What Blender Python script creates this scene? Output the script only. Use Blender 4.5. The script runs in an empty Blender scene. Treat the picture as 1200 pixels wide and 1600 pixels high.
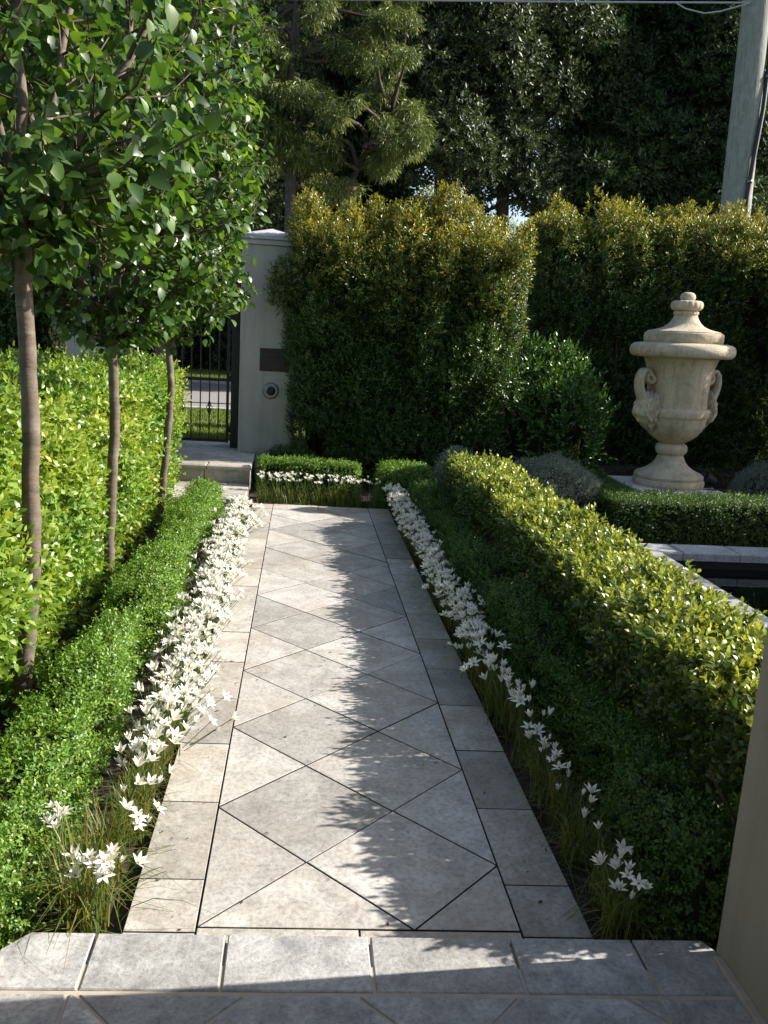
import bpy, bmesh, math, random
import numpy as np
from mathutils import Vector, Matrix, Euler

# ------------------------------------------------------------------ camera, sky, sun, exposure
S = bpy.context.scene
COL = S.collection
PI = math.pi

cam = bpy.data.cameras.new('camera')
cam.sensor_fit = 'VERTICAL'
cam.sensor_height = 24.0
cam.lens = 24.0 * 1318 / 1600
cam.clip_start = 0.05
cam.clip_end = 2000
cam_o = bpy.data.objects.new('camera', cam)
COL.objects.link(cam_o)
_p, _y, _r = .2027, .1043, .0591
_f = Vector((math.sin(_y) * math.cos(_p), math.cos(_y) * math.cos(_p), -math.sin(_p)))
_rt = Vector((math.cos(_y), -math.sin(_y), 0))
_up = _rt.cross(_f)
_r2 = math.cos(_r) * _rt + math.sin(_r) * _up
_u2 = -math.sin(_r) * _rt + math.cos(_r) * _up
M = Matrix((( _r2.x, _u2.x, -_f.x), (_r2.y, _u2.y, -_f.y), (_r2.z, _u2.z, -_f.z))).to_4x4()
M.translation = Vector((.2187, -1.9439, 1.514))
cam_o.matrix_world = M
S.camera = cam_o

SUN_AZ = math.radians(4.0)      # measured from +X towards +Y
SUN_EL = math.radians(31)
SUNV = Vector((math.cos(SUN_AZ) * math.cos(SUN_EL), math.sin(SUN_AZ) * math.cos(SUN_EL), math.sin(SUN_EL)))
W = bpy.data.worlds.new('World')
S.world = W
W.use_nodes = True
nt = W.node_tree
sky = nt.nodes.new('ShaderNodeTexSky')
sky.sky_type = 'NISHITA'
sky.sun_disc = False
sky.sun_elevation = SUN_EL
sky.sun_rotation = PI / 2 - SUN_AZ
sky.dust_density = 1.5
bg = nt.nodes['Background']
bg.inputs['Strength'].default_value = 0.10
nt.links.new(sky.outputs[0], bg.inputs['Color'])

sl = bpy.data.lights.new('sun', 'SUN')
sl.energy = 5.0
sl.angle = math.radians(.5)
sl.color = (1.0, .945, .86)
so = bpy.data.objects.new('sun', sl)
COL.objects.link(so)
so.rotation_euler = (-SUNV).to_track_quat('-Z', 'Y').to_euler()
so.location = SUNV * 40

S.view_settings.view_transform = 'Standard'
S.view_settings.look = 'None'
S.view_settings.exposure = 1.26
S.view_settings.gamma = 1.0
S.cycles.max_bounces = 8
S.cycles.transparent_max_bounces = 4

# ------------------------------------------------------------------ materials
def mat(name):
    m = bpy.data.materials.new(name)
    m.use_nodes = True
    t = m.node_tree
    return m, t, t.nodes['Principled BSDF'], t.nodes['Material Output']

def N(t, kind, **kw):
    n = t.nodes.new(kind)
    for k, v in kw.items():
        setattr(n, k, v)
    return n

def ramp(t, fac, stops):
    r = N(t, 'ShaderNodeValToRGB')
    el = r.color_ramp.elements
    while len(el) < len(stops):
        el.new(.5)
    for e, (p, c) in zip(el, stops):
        e.position = p
        e.color = (*c, 1)
    t.links.new(fac, r.inputs[0])
    return r.outputs[0]

def noise(t, scale, detail=6, rough=.6, vec=None, dist=0):
    n = N(t, 'ShaderNodeTexNoise')
    n.inputs['Scale'].default_value = scale
    n.inputs['Detail'].default_value = detail
    n.inputs['Roughness'].default_value = rough
    n.inputs['Distortion'].default_value = dist
    if vec is None:
        g = N(t, 'ShaderNodeNewGeometry')
        vec = g.outputs['Position']
    t.links.new(vec, n.inputs['Vector'])
    return n.outputs['Fac']

def mixc(t, mode, fac, a, b):
    m = N(t, 'ShaderNodeMix', data_type='RGBA', blend_type=mode)
    for sock, v in ((m.inputs[0], fac), (m.inputs[6], a), (m.inputs[7], b)):
        if isinstance(v, (int, float)):
            sock.default_value = v
        elif isinstance(v, tuple):
            sock.default_value = (*v, 1)
        else:
            t.links.new(v, sock)
    return m.outputs[2]

def bump(t, bsdf, h, strength=.3, dist=.01):
    b = N(t, 'ShaderNodeBump')
    b.inputs['Strength'].default_value = strength
    b.inputs['Distance'].default_value = dist
    t.links.new(h, b.inputs['Height'])
    t.links.new(b.outputs[0], bsdf.inputs['Normal'])

def foliage_mat(name, cols, young=(.3, .25, .03), rough=.42, spec=.4, transl=.28):
    m, t, b, out = mat(name)
    g = N(t, 'ShaderNodeNewGeometry')
    n = len(cols)
    c = ramp(t, g.outputs['Random Per Island'], [((i + .5) / n, cols[i]) for i in range(n)])
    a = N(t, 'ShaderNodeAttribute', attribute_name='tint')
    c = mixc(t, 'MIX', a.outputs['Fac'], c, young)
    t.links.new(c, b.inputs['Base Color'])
    b.inputs['Roughness'].default_value = rough
    b.inputs['Specular IOR Level'].default_value = spec
    tr = N(t, 'ShaderNodeBsdfTranslucent')
    c2 = mixc(t, 'MULTIPLY', 1.0, c, (1.9, 1.75, .7))
    t.links.new(c2, tr.inputs[0])
    mx = N(t, 'ShaderNodeMixShader')
    mx.inputs[0].default_value = transl
    t.links.new(b.outputs[0], mx.inputs[1])
    t.links.new(tr.outputs[0], mx.inputs[2])
    t.links.new(mx.outputs[0], out.inputs[0])
    return m

def stone_mat(name, dark, mid, light, scale=1.0, stain=(.30, .24, .17), stain_amt=.5, per_tile=.18, rough=.75):
    m, t, b, out = mat(name)
    g = N(t, 'ShaderNodeNewGeometry')
    # shift the pattern from slab to slab
    off = N(t, 'ShaderNodeVectorMath', operation='MULTIPLY_ADD')
    cmb = N(t, 'ShaderNodeCombineXYZ')
    for i in range(3):
        t.links.new(g.outputs['Random Per Island'], cmb.inputs[i])
    off.inputs[1].default_value = (37, 53, 11)
    t.links.new(cmb.outputs[0], off.inputs[0])
    t.links.new(g.outputs['Position'], off.inputs[2])
    v = off.outputs[0]
    n1 = noise(t, 7 * scale, 8, .68, v, .6)
    n2 = noise(t, 60 * scale, 6, .7, v)
    n3 = noise(t, 2.2, 5, .6, None, .4)
    c = ramp(t, n1, [(.30, dark), (.5, mid), (.72, light)])
    sp = ramp(t, n2, [(.35, (.62, .62, .62)), (.52, (1, 1, 1)), (.7, (1.18, 1.18, 1.18))])
    c = mixc(t, 'MULTIPLY', .8, c, sp)
    # pale thread-like veins
    vn = noise(t, 3.1 * scale, 4, .55, v, 1.6)
    ve = ramp(t, vn, [(.485, (0, 0, 0)), (.5, (1, 1, 1)), (.515, (0, 0, 0))])
    vm = N(t, 'ShaderNodeMath', operation='MULTIPLY')
    t.links.new(ve, vm.inputs[0])
    vm.inputs[1].default_value = .22
    c = mixc(t, 'MIX', vm.outputs[0], c, light)
    st = ramp(t, n3, [(.46, (0, 0, 0)), (.68, (stain_amt,) * 3)])
    c = mixc(t, 'MIX', st, c, stain)
    bl = ramp(t, noise(t, 13, 6, .7, None, .8), [(.60, (0, 0, 0)), (.74, (.42, .42, .42))])
    c = mixc(t, 'MIX', bl, c, tuple(x * .55 for x in mid))
    dk = ramp(t, noise(t, 34, 2, .5), [(.70, (0, 0, 0)), (.76, (.5, .5, .5))])
    c = mixc(t, 'MIX', dk, c, (.07, .06, .05))
    sc = ramp(t, g.outputs['Random Per Island'], [(0, (1 - per_tile,) * 3), (.5, (1, .985, .96)), (1, (1 + per_tile * .6,) * 3)])
    c = mixc(t, 'MULTIPLY', 1.0, c, sc)
    t.links.new(c, b.inputs['Base Color'])
    b.inputs['Roughness'].default_value = rough
    b.inputs['Specular IOR Level'].default_value = .3
    ad = N(t, 'ShaderNodeMath', operation='ADD')
    t.links.new(n1, ad.inputs[0])
    t.links.new(n2, ad.inputs[1])
    bump(t, b, ad.outputs[0], .35, .006)
    return m

def plain_mat(name, c, rough=.6, var=.25, scale=8, metal=0, spec=.4, bmp=.15, bscale=60):
    m, t, b, out = mat(name)
    n = noise(t, scale, 6, .65)
    lo = tuple(x * (1 - var) for x in c)
    hi = tuple(min(1, x * (1 + var)) for x in c)
    t.links.new(ramp(t, n, [(.3, lo), (.5, c), (.72, hi)]), b.inputs['Base Color'])
    b.inputs['Roughness'].default_value = rough
    b.inputs['Metallic'].default_value = metal
    b.inputs['Specular IOR Level'].default_value = spec
    if bmp:
        bump(t, b, noise(t, bscale, 4, .6), bmp, .004)
    return m

def render_mat(name, c, streak):
    m, t, b, out = mat(name)
    n = noise(t, 2.3, 6, .65)
    col = ramp(t, n, [(.3, tuple(x * .9 for x in c)), (.5, c), (.72, tuple(x * 1.08 for x in c))])
    g = N(t, 'ShaderNodeNewGeometry')
    mp = N(t, 'ShaderNodeMapping')
    mp.inputs['Scale'].default_value = (13, 13, .9)
    t.links.new(g.outputs['Position'], mp.inputs[0])
    st = ramp(t, noise(t, 1, 5, .65, mp.outputs[0]), [(.50, (0, 0, 0)), (.74, (streak,) * 3)])
    col = mixc(t, 'MIX', st, col, tuple(x * .5 for x in c))
    sp = ramp(t, noise(t, 6.5, 7, .75), [(.60, (0, 0, 0)), (.72, (.35, .35, .35))])
    col = mixc(t, 'MIX', sp, col, (.20, .19, .15))
    t.links.new(col, b.inputs['Base Color'])
    b.inputs['Roughness'].default_value = .88
    b.inputs['Specular IOR Level'].default_value = .2
    ad = N(t, 'ShaderNodeMath', operation='ADD')
    t.links.new(noise(t, 12, 4, .6), ad.inputs[0])
    t.links.new(noise(t, 150, 3, .6), ad.inputs[1])
    bump(t, b, ad.outputs[0], .28, .006)
    return m

def bark_mat(name, c, ring=True, patch=(.35, .33, .29)):
    m, t, b, out = mat(name)
    tc = N(t, 'ShaderNodeTexCoord')
    mp = N(t, 'ShaderNodeMapping')
    mp.inputs['Scale'].default_value = (7, 7, 26) if ring else (40, 40, 5)
    t.links.new(tc.outputs['Object'], mp.inputs[0])
    n = noise(t, 1.0, 6, .65, mp.outputs[0])
    n2 = noise(t, 11, 5, .6, tc.outputs['Object'])
    cc = ramp(t, n, [(.32, tuple(x * .72 for x in c)), (.5, c), (.7, tuple(x * 1.22 for x in c))])
    pf = ramp(t, n2, [(.52, (0, 0, 0)), (.66, (.6, .6, .6))])
    cc = mixc(t, 'MIX', pf, cc, patch)
    m2 = N(t, 'ShaderNodeMapping')
    m2.inputs['Scale'].default_value = (26, 26, 120) if ring else (60, 60, 3)
    t.links.new(tc.outputs['Object'], m2.inputs[0])
    ck = ramp(t, noise(t, 1, 3, .5, m2.outputs[0]), [(.62, (0, 0, 0)), (.70, (.6, .6, .6))])
    cc = mixc(t, 'MIX', ck, cc, tuple(x * .4 for x in c))
    t.links.new(cc, b.inputs['Base Color'])
    b.inputs['Roughness'].default_value = .8
    b.inputs['Specular IOR Level'].default_value = .25
    bump(t, b, n, .6, .012)
    return m

G = {}
G['path'] = stone_mat('path_limestone', (.27, .252, .232), (.375, .358, .332), (.51, .495, .47), 1.0, (.31, .265, .21), .38, .26)
G['border'] = stone_mat('border_limestone', (.27, .245, .215), (.37, .345, .31), (.49, .47, .44), 1.1, (.32, .26, .19), .48, .24)
G['porch'] = stone_mat('porch_bluestone', (.20, .20, .202), (.325, .323, .318), (.50, .495, .485), 1.5, (.22, .20, .17), .3, .12)
G['joint'] = plain_mat('sandy_joint', (.035, .03, .025), .9, .4, 14)
G['grout'] = plain_mat('beige_grout', (.36, .31, .25), .9, .2, 14)
G['soil'] = plain_mat('dark_soil', (.035, .026, .019), .95, .5, 22, bmp=.9, bscale=35)
G['mulch'] = plain_mat('bark_mulch', (.06, .042, .03), .9, .6, 6)
G['render'] = render_mat('taupe_render', (.37, .345, .30), .4)
G['render_dark'] = render_mat('beige_porch_render', (.32, .285, .235), .25)
G['cap'] = plain_mat('cap_stone', (.40, .39, .39), .85, .15, 9)
G['black'] = plain_mat('black_metal', (.012, .012, .012), .45, .2, 9, bmp=0)
G['bronze'] = plain_mat('dark_plate', (.035, .032, .028), .5, .3, 12, metal=.4, bmp=0)
G['steel'] = plain_mat('brushed_steel', (.22, .22, .215), .42, .1, 30, metal=1, bmp=0)
G['urn'] = None
G['slab'] = plain_mat('pale_slab', (.50, .47, .42), .85, .12, 7)
G['coping'] = stone_mat('pond_coping_stone', (.22, .225, .23), (.33, .335, .34), (.45, .45, .45), 1.2, (.25, .24, .22), .3, .12)
G['pondwall'] = plain_mat('pond_liner', (.02, .02, .018), .7, .3, 6)
G['pole'] = bark_mat('weathered_pole', (.22, .235, .20), False, (.30, .31, .27))
G['conduit'] = plain_mat('black_conduit', (.02, .02, .022), .5, .2, 8, bmp=0)
G['wire'] = plain_mat('grey_cable', (.33, .34, .36), .5, .1, 8, bmp=0)
G['bark_pear'] = bark_mat('pear_bark', (.125, .098, .074), True, (.21, .185, .155))
G['bark_dark'] = bark_mat('dark_bark', (.07, .055, .045), False, (.12, .11, .09))
G['twig'] = plain_mat('twig_wood', (.085, .06, .04), .85, .4, 20, bmp=0)
G['asphalt'] = plain_mat('sunlit_asphalt', (.21, .20, .19), .9, .15, 14)
G['kerb'] = plain_mat('concrete_kerb', (.38, .37, .35), .9, .15, 9)
G['lawn'] = plain_mat('lawn_soil', (.06, .085, .022), .95, .5, 5)
G['yellow'] = plain_mat('stamen_yellow', (.62, .50, .16), .6, .1, 20, bmp=0)
G['stem'] = plain_mat('flower_stem', (.09, .14, .03), .5, .3, 20, bmp=0)

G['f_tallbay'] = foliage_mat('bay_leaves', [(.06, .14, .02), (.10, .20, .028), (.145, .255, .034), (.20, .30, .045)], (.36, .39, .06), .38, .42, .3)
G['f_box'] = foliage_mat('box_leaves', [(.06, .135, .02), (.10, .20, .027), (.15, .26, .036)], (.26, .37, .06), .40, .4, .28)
G['f_boxshade'] = foliage_mat('box_leaves_shaded', [(.034, .080, .015), (.055, .118, .020), (.085, .155, .027)], (.10, .17, .03), .45, .35, .25)  # box leaves again, colour darkened for the hedges that stand in shade
G['f_gold'] = foliage_mat('golden_hedge_leaves', [(.035, .07, .014), (.06, .105, .02), (.09, .14, .025)], (.41, .45, .075), .34, .5, .26)
G['f_lilly'] = foliage_mat('lilly_pilly_leaves', [(.024, .058, .012), (.042, .088, .017), (.068, .122, .022)], (.42, .345, .05), .36, .45, .28)
G['f_laurel'] = foliage_mat('laurel_leaves', [(.032, .085, .017), (.05, .12, .022), (.08, .165, .03)], (.12, .19, .04), .28, .55, .22)
G['f_grey'] = foliage_mat('silver_leaves', [(.13, .16, .125), (.19, .225, .18), (.26, .29, .24)], (.34, .37, .32), .7, .2, .15)
G['f_pear'] = foliage_mat('pear_leaves', [(.013, .042, .010), (.022, .064, .013), (.034, .088, .017), (.050, .112, .021), (.080, .150, .026)], (.16, .26, .035), .40, .5, .36)
G['f_euc'] = foliage_mat('eucalypt_leaves', [(.055, .088, .026), (.085, .128, .034), (.125, .165, .044)], (.28, .31, .08), .42, .4, .22)
G['f_dark'] = foliage_mat('evergreen_leaves', [(.028, .046, .020), (.044, .068, .027), (.068, .094, .040)], (.12, .145, .06), .45, .32, .18)
G['f_conifer'] = foliage_mat('conifer_needles', [(.020, .041, .016), (.031, .057, .021), (.045, .074, .027)], (.07, .10, .035), .6, .2, .18)
G['f_lily'] = foliage_mat('lily_blades', [(.045, .09, .018), (.075, .13, .022), (.12, .17, .03), (.22, .19, .05)], (.28, .17, .05), .42, .4, .25)
G['f_grass'] = foliage_mat('lawn_blades', [(.07, .12, .02), (.11, .17, .03), (.15, .20, .04)], (.2, .2, .06), .5, .3, .3)

def petal_mat():
    m, t, b, out = mat('white_petals')
    g = N(t, 'ShaderNodeNewGeometry')
    c = ramp(t, g.outputs['Random Per Island'], [(0, (.76, .74, .66)), (.5, (.83, .82, .76)), (1, (.87, .86, .83))])
    t.links.new(c, b.inputs['Base Color'])
    b.inputs['Roughness'].default_value = .55
    b.inputs['Specular IOR Level'].default_value = .25
    tr = N(t, 'ShaderNodeBsdfTranslucent')
    tr.inputs[0].default_value = (.85, .83, .72, 1)
    mx = N(t, 'ShaderNodeMixShader')
    mx.inputs[0].default_value = .3
    t.links.new(b.outputs[0], mx.inputs[1])
    t.links.new(tr.outputs[0], mx.inputs[2])
    t.links.new(mx.outputs[0], out.inputs[0])
    return m
G['petal'] = petal_mat()

def urn_mat():
    m, t, b, out = mat('weathered_limestone')
    n1 = noise(t, 5, 8, .7, None, .5)
    n2 = noise(t, 70, 5, .7)
    c = ramp(t, n1, [(.30, (.32, .255, .17)), (.5, (.50, .415, .295)), (.7, (.58, .50, .37))])
    sp = ramp(t, n2, [(.34, (.7, .68, .64)), (.5, (1, 1, 1))])
    c = mixc(t, 'MULTIPLY', .7, c, sp)
    # dark streaks running down from the rims
    tc = N(t, 'ShaderNodeTexCoord')
    mp = N(t, 'ShaderNodeMapping')
    mp.inputs['Scale'].default_value = (22, 22, 1.6)
    t.links.new(tc.outputs['Object'], mp.inputs[0])
    st = ramp(t, noise(t, 1, 5, .6, mp.outputs[0]), [(.52, (0, 0, 0)), (.72, (.6, .6, .6))])
    c = mixc(t, 'MIX', st, c, (.22, .18, .13))
    t.links.new(c, b.inputs['Base Color'])
    b.inputs['Roughness'].default_value = .85
    b.inputs['Specular IOR Level'].default_value = .2
    ad = N(t, 'ShaderNodeMath', operation='ADD')
    t.links.new(n1, ad.inputs[0])
    t.links.new(n2, ad.inputs[1])
    bump(t, b, ad.outputs[0], .7, .010)
    return m
G['urn'] = urn_mat()

def water_mat():
    m, t, b, out = mat('dark_pond_water')
    b.inputs['Base Color'].default_value = (.006, .008, .006, 1)
    b.inputs['Roughness'].default_value = .03
    b.inputs['Specular IOR Level'].default_value = .5
    bump(t, b, noise(t, 9, 3, .5), .06, .01)
    return m
G['water'] = water_mat()

# ------------------------------------------------------------------ object helpers
def empty(name, label, cat, loc=(0, 0, 0), group=None, rz=0):
    o = bpy.data.objects.new(name, None)
    o.empty_display_size = .1
    COL.objects.link(o)
    o.location = loc
    o.rotation_euler.z = rz
    tag(o, label, cat, group)
    return o

def tag(o, label, cat, group=None):
    o['label'] = label
    o['category'] = cat
    if group:
        o['group'] = group
    return o

def link(name, me, parent=None, kind=None):
    o = bpy.data.objects.new(name, me)
    COL.objects.link(o)
    if parent is not None:
        o.parent = parent
    if kind:
        o['kind'] = kind
    return o

def np_mesh(name, V, F3=None, F4=None, mats=(), smooth=False, tint=None, mat_idx=None):
    """V (n,3); F3 (a,3) and F4 (b,4) index arrays"""
    me = bpy.data.meshes.new(name)
    V = np.asarray(V, np.float32)
    me.vertices.add(len(V))
    me.vertices.foreach_set('co', V.ravel())
    parts, tot = [], []
    if F3 is not None and len(F3):
        parts.append(np.asarray(F3, np.int32).ravel()); tot.append(np.full(len(F3), 3, np.int32))
    if F4 is not None and len(F4):
        parts.append(np.asarray(F4, np.int32).ravel()); tot.append(np.full(len(F4), 4, np.int32))
    loops = np.concatenate(parts)
    tot = np.concatenate(tot)
    st = np.concatenate([[0], np.cumsum(tot)[:-1]]).astype(np.int32)
    me.loops.add(len(loops))
    me.loops.foreach_set('vertex_index', loops)
    me.polygons.add(len(tot))
    me.polygons.foreach_set('loop_start', st)
    if smooth:
        me.polygons.foreach_set('use_smooth', np.ones(len(tot), bool))
    if mat_idx is not None:
        me.polygons.foreach_set('material_index', np.asarray(mat_idx, np.int32))
    if tint is not None:
        a = me.attributes.new('tint', 'FLOAT', 'POINT')
        a.data.foreach_set('value', np.asarray(tint, np.float32))
    for m in mats:
        me.materials.append(m)
    me.update(calc_edges=True)
    return me

def bm_mesh(name, bm, m, smooth=False, angle=None):
    bmesh.ops.recalc_face_normals(bm, faces=bm.faces)
    me = bpy.data.meshes.new(name)
    bm.to_mesh(me)
    bm.free()
    for x in (m if isinstance(m, (list, tuple)) else [m]):
        me.materials.append(x)
    if smooth:
        for p in me.polygons:
            p.use_smooth = True
        if angle:
            me.set_sharp_from_angle(angle=math.radians(angle))
    return me

def box(bm, x0, x1, y0, y1, z0, z1, bev=0.0, seg=2):
    vs = [bm.verts.new(p) for p in ((x0, y0, z0), (x1, y0, z0), (x1, y1, z0), (x0, y1, z0), (x0, y0, z1), (x1, y0, z1), (x1, y1, z1), (x0, y1, z1))]
    fs = [bm.faces.new([vs[i] for i in q]) for q in ((0, 3, 2, 1), (4, 5, 6, 7), (0, 1, 5, 4), (1, 2, 6, 5), (2, 3, 7, 6), (3, 0, 4, 7))]
    if bev:
        es = list({e for f in fs for e in f.edges})
        bmesh.ops.bevel(bm, geom=es, offset=bev, segments=seg, affect='EDGES', profile=.5)

def box_obj(name, m, x0, x1, y0, y1, z0, z1, parent=None, kind=None, bev=.004, smooth=False):
    bm = bmesh.new()
    box(bm, x0, x1, y0, y1, z0, z1, bev)
    return link(name, bm_mesh(name, bm, m, smooth), parent, kind)

def lathe(prof, seg=64, wob=None):
    V, F = [], []
    for i, (r, z) in enumerate(prof):
        for k in range(seg):
            a = 2 * PI * k / seg
            rr = r if wob is None else wob(r, z, a, i)
            V.append((rr * math.cos(a), rr * math.sin(a), z))
    for i in range(len(prof) - 1):
        for k in range(seg):
            a, b = i * seg + k, i * seg + (k + 1) % seg
            F.append((a, b, b + seg, a + seg))
    return np.array(V), np.array(F)

def tube(pts, rad, sides=8, rough=0, rng=None):
    """tapered tube along points -> V, F4 (open ends closed with a tip point)"""
    pts = np.asarray(pts, float)
    n = len(pts)
    rad = np.broadcast_to(np.asarray(rad, float), (n,))
    d = np.gradient(pts, axis=0)
    d /= np.linalg.norm(d, axis=1)[:, None] + 1e-9
    ref = np.array([1., 0, 0]) if abs(d[0][0]) < .8 else np.array([0, 1., 0])
    V = []
    for i in range(n):
        a = np.cross(d[i], ref); a /= np.linalg.norm(a) + 1e-9
        b = np.cross(d[i], a)
        ref = np.cross(a, d[i])
        for k in range(sides):
            t = 2 * PI * k / sides
            rr = rad[i] * (1 + (rough * (rng.random() - .5) if rng is not None else 0))
            V.append(pts[i] + rr * (math.cos(t) * a + math.sin(t) * b))
    F = []
    for i in range(n - 1):
        for k in range(sides):
            a, b = i * sides + k, i * sides + (k + 1) % sides
            F.append((a, b, b + sides, a + sides))
    return np.array(V), np.array(F)

class Bag:
    """collects several pieces into one part mesh"""
    def __init__(s): s.V, s.F, s.n = [], [], 0
    def add(s, vf):
        v, f = vf
        s.V.append(v); s.F.append(f + s.n); s.n += len(v)
    def mesh(s, name, m, smooth=True):
        return np_mesh(name, np.concatenate(s.V), None, np.concatenate(s.F), (m,), smooth)

# ------------------------------------------------------------------ numpy noise and leaves
def _hash(ix, iy, iz, seed):
    h = (ix * 374761393 + iy * 668265263 + iz * 2147483647 + seed * 974634541) & 0xFFFFFFFF
    h = ((h ^ (h >> 13)) * 1274126177) & 0xFFFFFFFF
    return ((h ^ (h >> 16)) & 0xFFFFFF) / float(0xFFFFFF)

def vnoise(p, scale, seed=0):
    q = np.asarray(p) / scale + 1000.0
    i = np.floor(q).astype(np.int64)
    f = q - i
    f = f * f * (3 - 2 * f)
    r = 0
    for dx in (0, 1):
        for dy in (0, 1):
            for dz in (0, 1):
                w = (f[:, 0] if dx else 1 - f[:, 0]) * (f[:, 1] if dy else 1 - f[:, 1]) * (f[:, 2] if dz else 1 - f[:, 2])
                r = r + w * _hash(i[:, 0] + dx, i[:, 1] + dy, i[:, 2] + dz, seed)
    return r

def nrm(v):
    return v / (np.linalg.norm(v, axis=-1, keepdims=True) + 1e-9)

def leaves(pos, tip, nor, L, Wd, quality=0, fold=.18, droop=.12, tint=None):
    """leaf blades as little meshes. pos,tip,nor (n,3); L,Wd (n,)"""
    t = nrm(tip)
    n = nrm(nor - t * (nor * t).sum(1, keepdims=True))
    s = np.cross(t, n)
    L = L[:, None]; w = Wd[:, None] * .5
    k = len(pos)
    if quality == 0:
        mid = pos + t * L * .45
        V = np.stack([pos, mid + s * w + n * w * fold, pos + t * L - n * L * droop, mid - s * w + n * w * fold], 1)
        base = (np.arange(k) * 4)[:, None]
        F3 = np.concatenate([base + np.array([0, 1, 2]), base + np.array([0, 2, 3])])
        nv = 4
    elif quality == 2:
        st = ((0, 0), (.10, .55), (.32, 1.0), (.58, .90), (.82, .46), (1, 0))
        rows = []
        for f, ww in st:
            c = pos + t * L * f - n * L * droop * f * f
            if ww:
                rows += [c + s * w * ww + n * w * fold * ww, c, c - s * w * ww + n * w * fold * ww]
            else:
                rows.append(c)
        V = np.stack(rows, 1); nv = 14
        base = (np.arange(k) * 14)[:, None]
        tri = [(0, 2, 1), (0, 3, 2), (13, 10, 11), (13, 11, 12)]
        for q in (1, 4, 7):
            tri += [(q, q + 1, q + 4), (q, q + 4, q + 3), (q + 1, q + 2, q + 5), (q + 1, q + 5, q + 4)]
        F3 = np.concatenate([base + np.array(q) for q in tri])
    else:
        m = pos + t * L * .5 + n * L * droop * .3
        l1 = pos + t * L * .22 + s * w * .78 + n * w * fold
        l2 = pos + t * L * .58 + s * w * .92 + n * w * fold * 1.2
        r1 = pos + t * L * .22 - s * w * .78 + n * w * fold
        r2 = pos + t * L * .58 - s * w * .92 + n * w * fold * 1.2
        tp = pos + t * L - n * L * droop
        V = np.stack([pos, l1, l2, tp, r2, r1, m], 1)
        base = (np.arange(k) * 7)[:, None]
        F3 = np.concatenate([base + np.array(q) for q in ((0, 1, 6), (1, 2, 6), (2, 3, 6), (3, 4, 6), (4, 5, 6), (5, 0, 6))])
        nv = 7
    T = None if tint is None else np.repeat(tint, nv)
    return V.reshape(-1, 3), F3, T

def leaf_obj(name, parts, m, parent, smooth=False, kind=None):
    Vs, Fs, Ts, n = [], [], [], 0
    for V, F, T in parts:
        Vs.append(V); Fs.append(F + n); n += len(V)
        Ts.append(np.zeros(len(V)) if T is None else T)
    me = np_mesh(name, np.concatenate(Vs), np.concatenate(Fs), None, (m,), smooth, np.concatenate(Ts))
    return link(name, me, parent, kind)

def shoots(P, A, k, length, L, Wd, rng, spread=(35, 75), quality=0, tint=None, lvar=.35, droop=.12):
    """k leaves in a spiral up each shoot"""
    n = len(P)
    A = nrm(A)
    ref = np.where(np.abs(A[:, :1]) < .8, np.array([[1., 0, 0]]), np.array([[0, 1., 0]]))
    u = nrm(np.cross(A, ref)); v = np.cross(A, u)
    pos, tip, nor, LL, TT = [], [], [], [], []
    ph = rng.random(n) * 6.28
    for j in range(k):
        f = (j + rng.random(n)) / k
        az = ph + j * 2.4 + rng.normal(0, .35, n)
        al = np.radians(spread[1] + (spread[0] - spread[1]) * f + rng.normal(0, 12, n))
        R = u * np.cos(az)[:, None] + v * np.sin(az)[:, None]
        ca, sa = np.cos(al)[:, None], np.sin(al)[:, None]
        pos.append(P + A * (f * length)[:, None])
        tip.append(A * ca + R * sa)
        nor.append(A * sa - R * ca + rng.normal(0, .18, (n, 3)))
        LL.append(L * (1 - lvar * rng.random(n)) * (1.0 - .25 * f))
        TT.append(np.zeros(n) if tint is None else np.clip(tint * (.35 + .65 * f) + rng.normal(0, .06, n) * (tint > 0), 0, 1))
    LL = np.concatenate(LL)
    return leaves(np.concatenate(pos), np.concatenate(tip), np.concatenate(nor), LL, LL * (Wd / L), quality, droop=droop, tint=np.concatenate(TT))

def hedge_surface(n, b, r, amp, nsc, rng, weights=(1, 1, 1, 1, 1), seed=0, amp2=.0):
    """random points and normals on a rounded, lumpy box. b = x0,x1,y0,y1,z0,z1; weights: -x +x -y +y top"""
    x0, x1, y0, y1, z0, z1 = b
    dx, dy, dz = x1 - x0, y1 - y0, z1 - z0
    ar = np.array([dy * dz, dy * dz, dx * dz, dx * dz, dx * dy]) * np.array(weights)
    f = rng.choice(5, n, p=ar / ar.sum())
    U = rng.random((n, 3))
    p = np.array([x0, y0, z0]) + U * np.array([dx, dy, dz])
    p[f == 0, 0] = x0; p[f == 1, 0] = x1
    p[f == 2, 1] = y0; p[f == 3, 1] = y1
    p[f == 4, 2] = z1
    q = np.clip(p, [x0 + r, y0 + r, -9], [x1 - r, y1 - r, z1 - r])
    d = nrm(p - q)
    p = q + d * r
    dis = amp * (vnoise(p, nsc, seed) + .5 * vnoise(p, nsc * .45, seed + 3) - .75) * 2
    if amp2:
        dis = dis + amp2 * (vnoise(p, nsc * 3.2, seed + 7) - .5) * 2
    return p + d * dis[:, None], d

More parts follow.
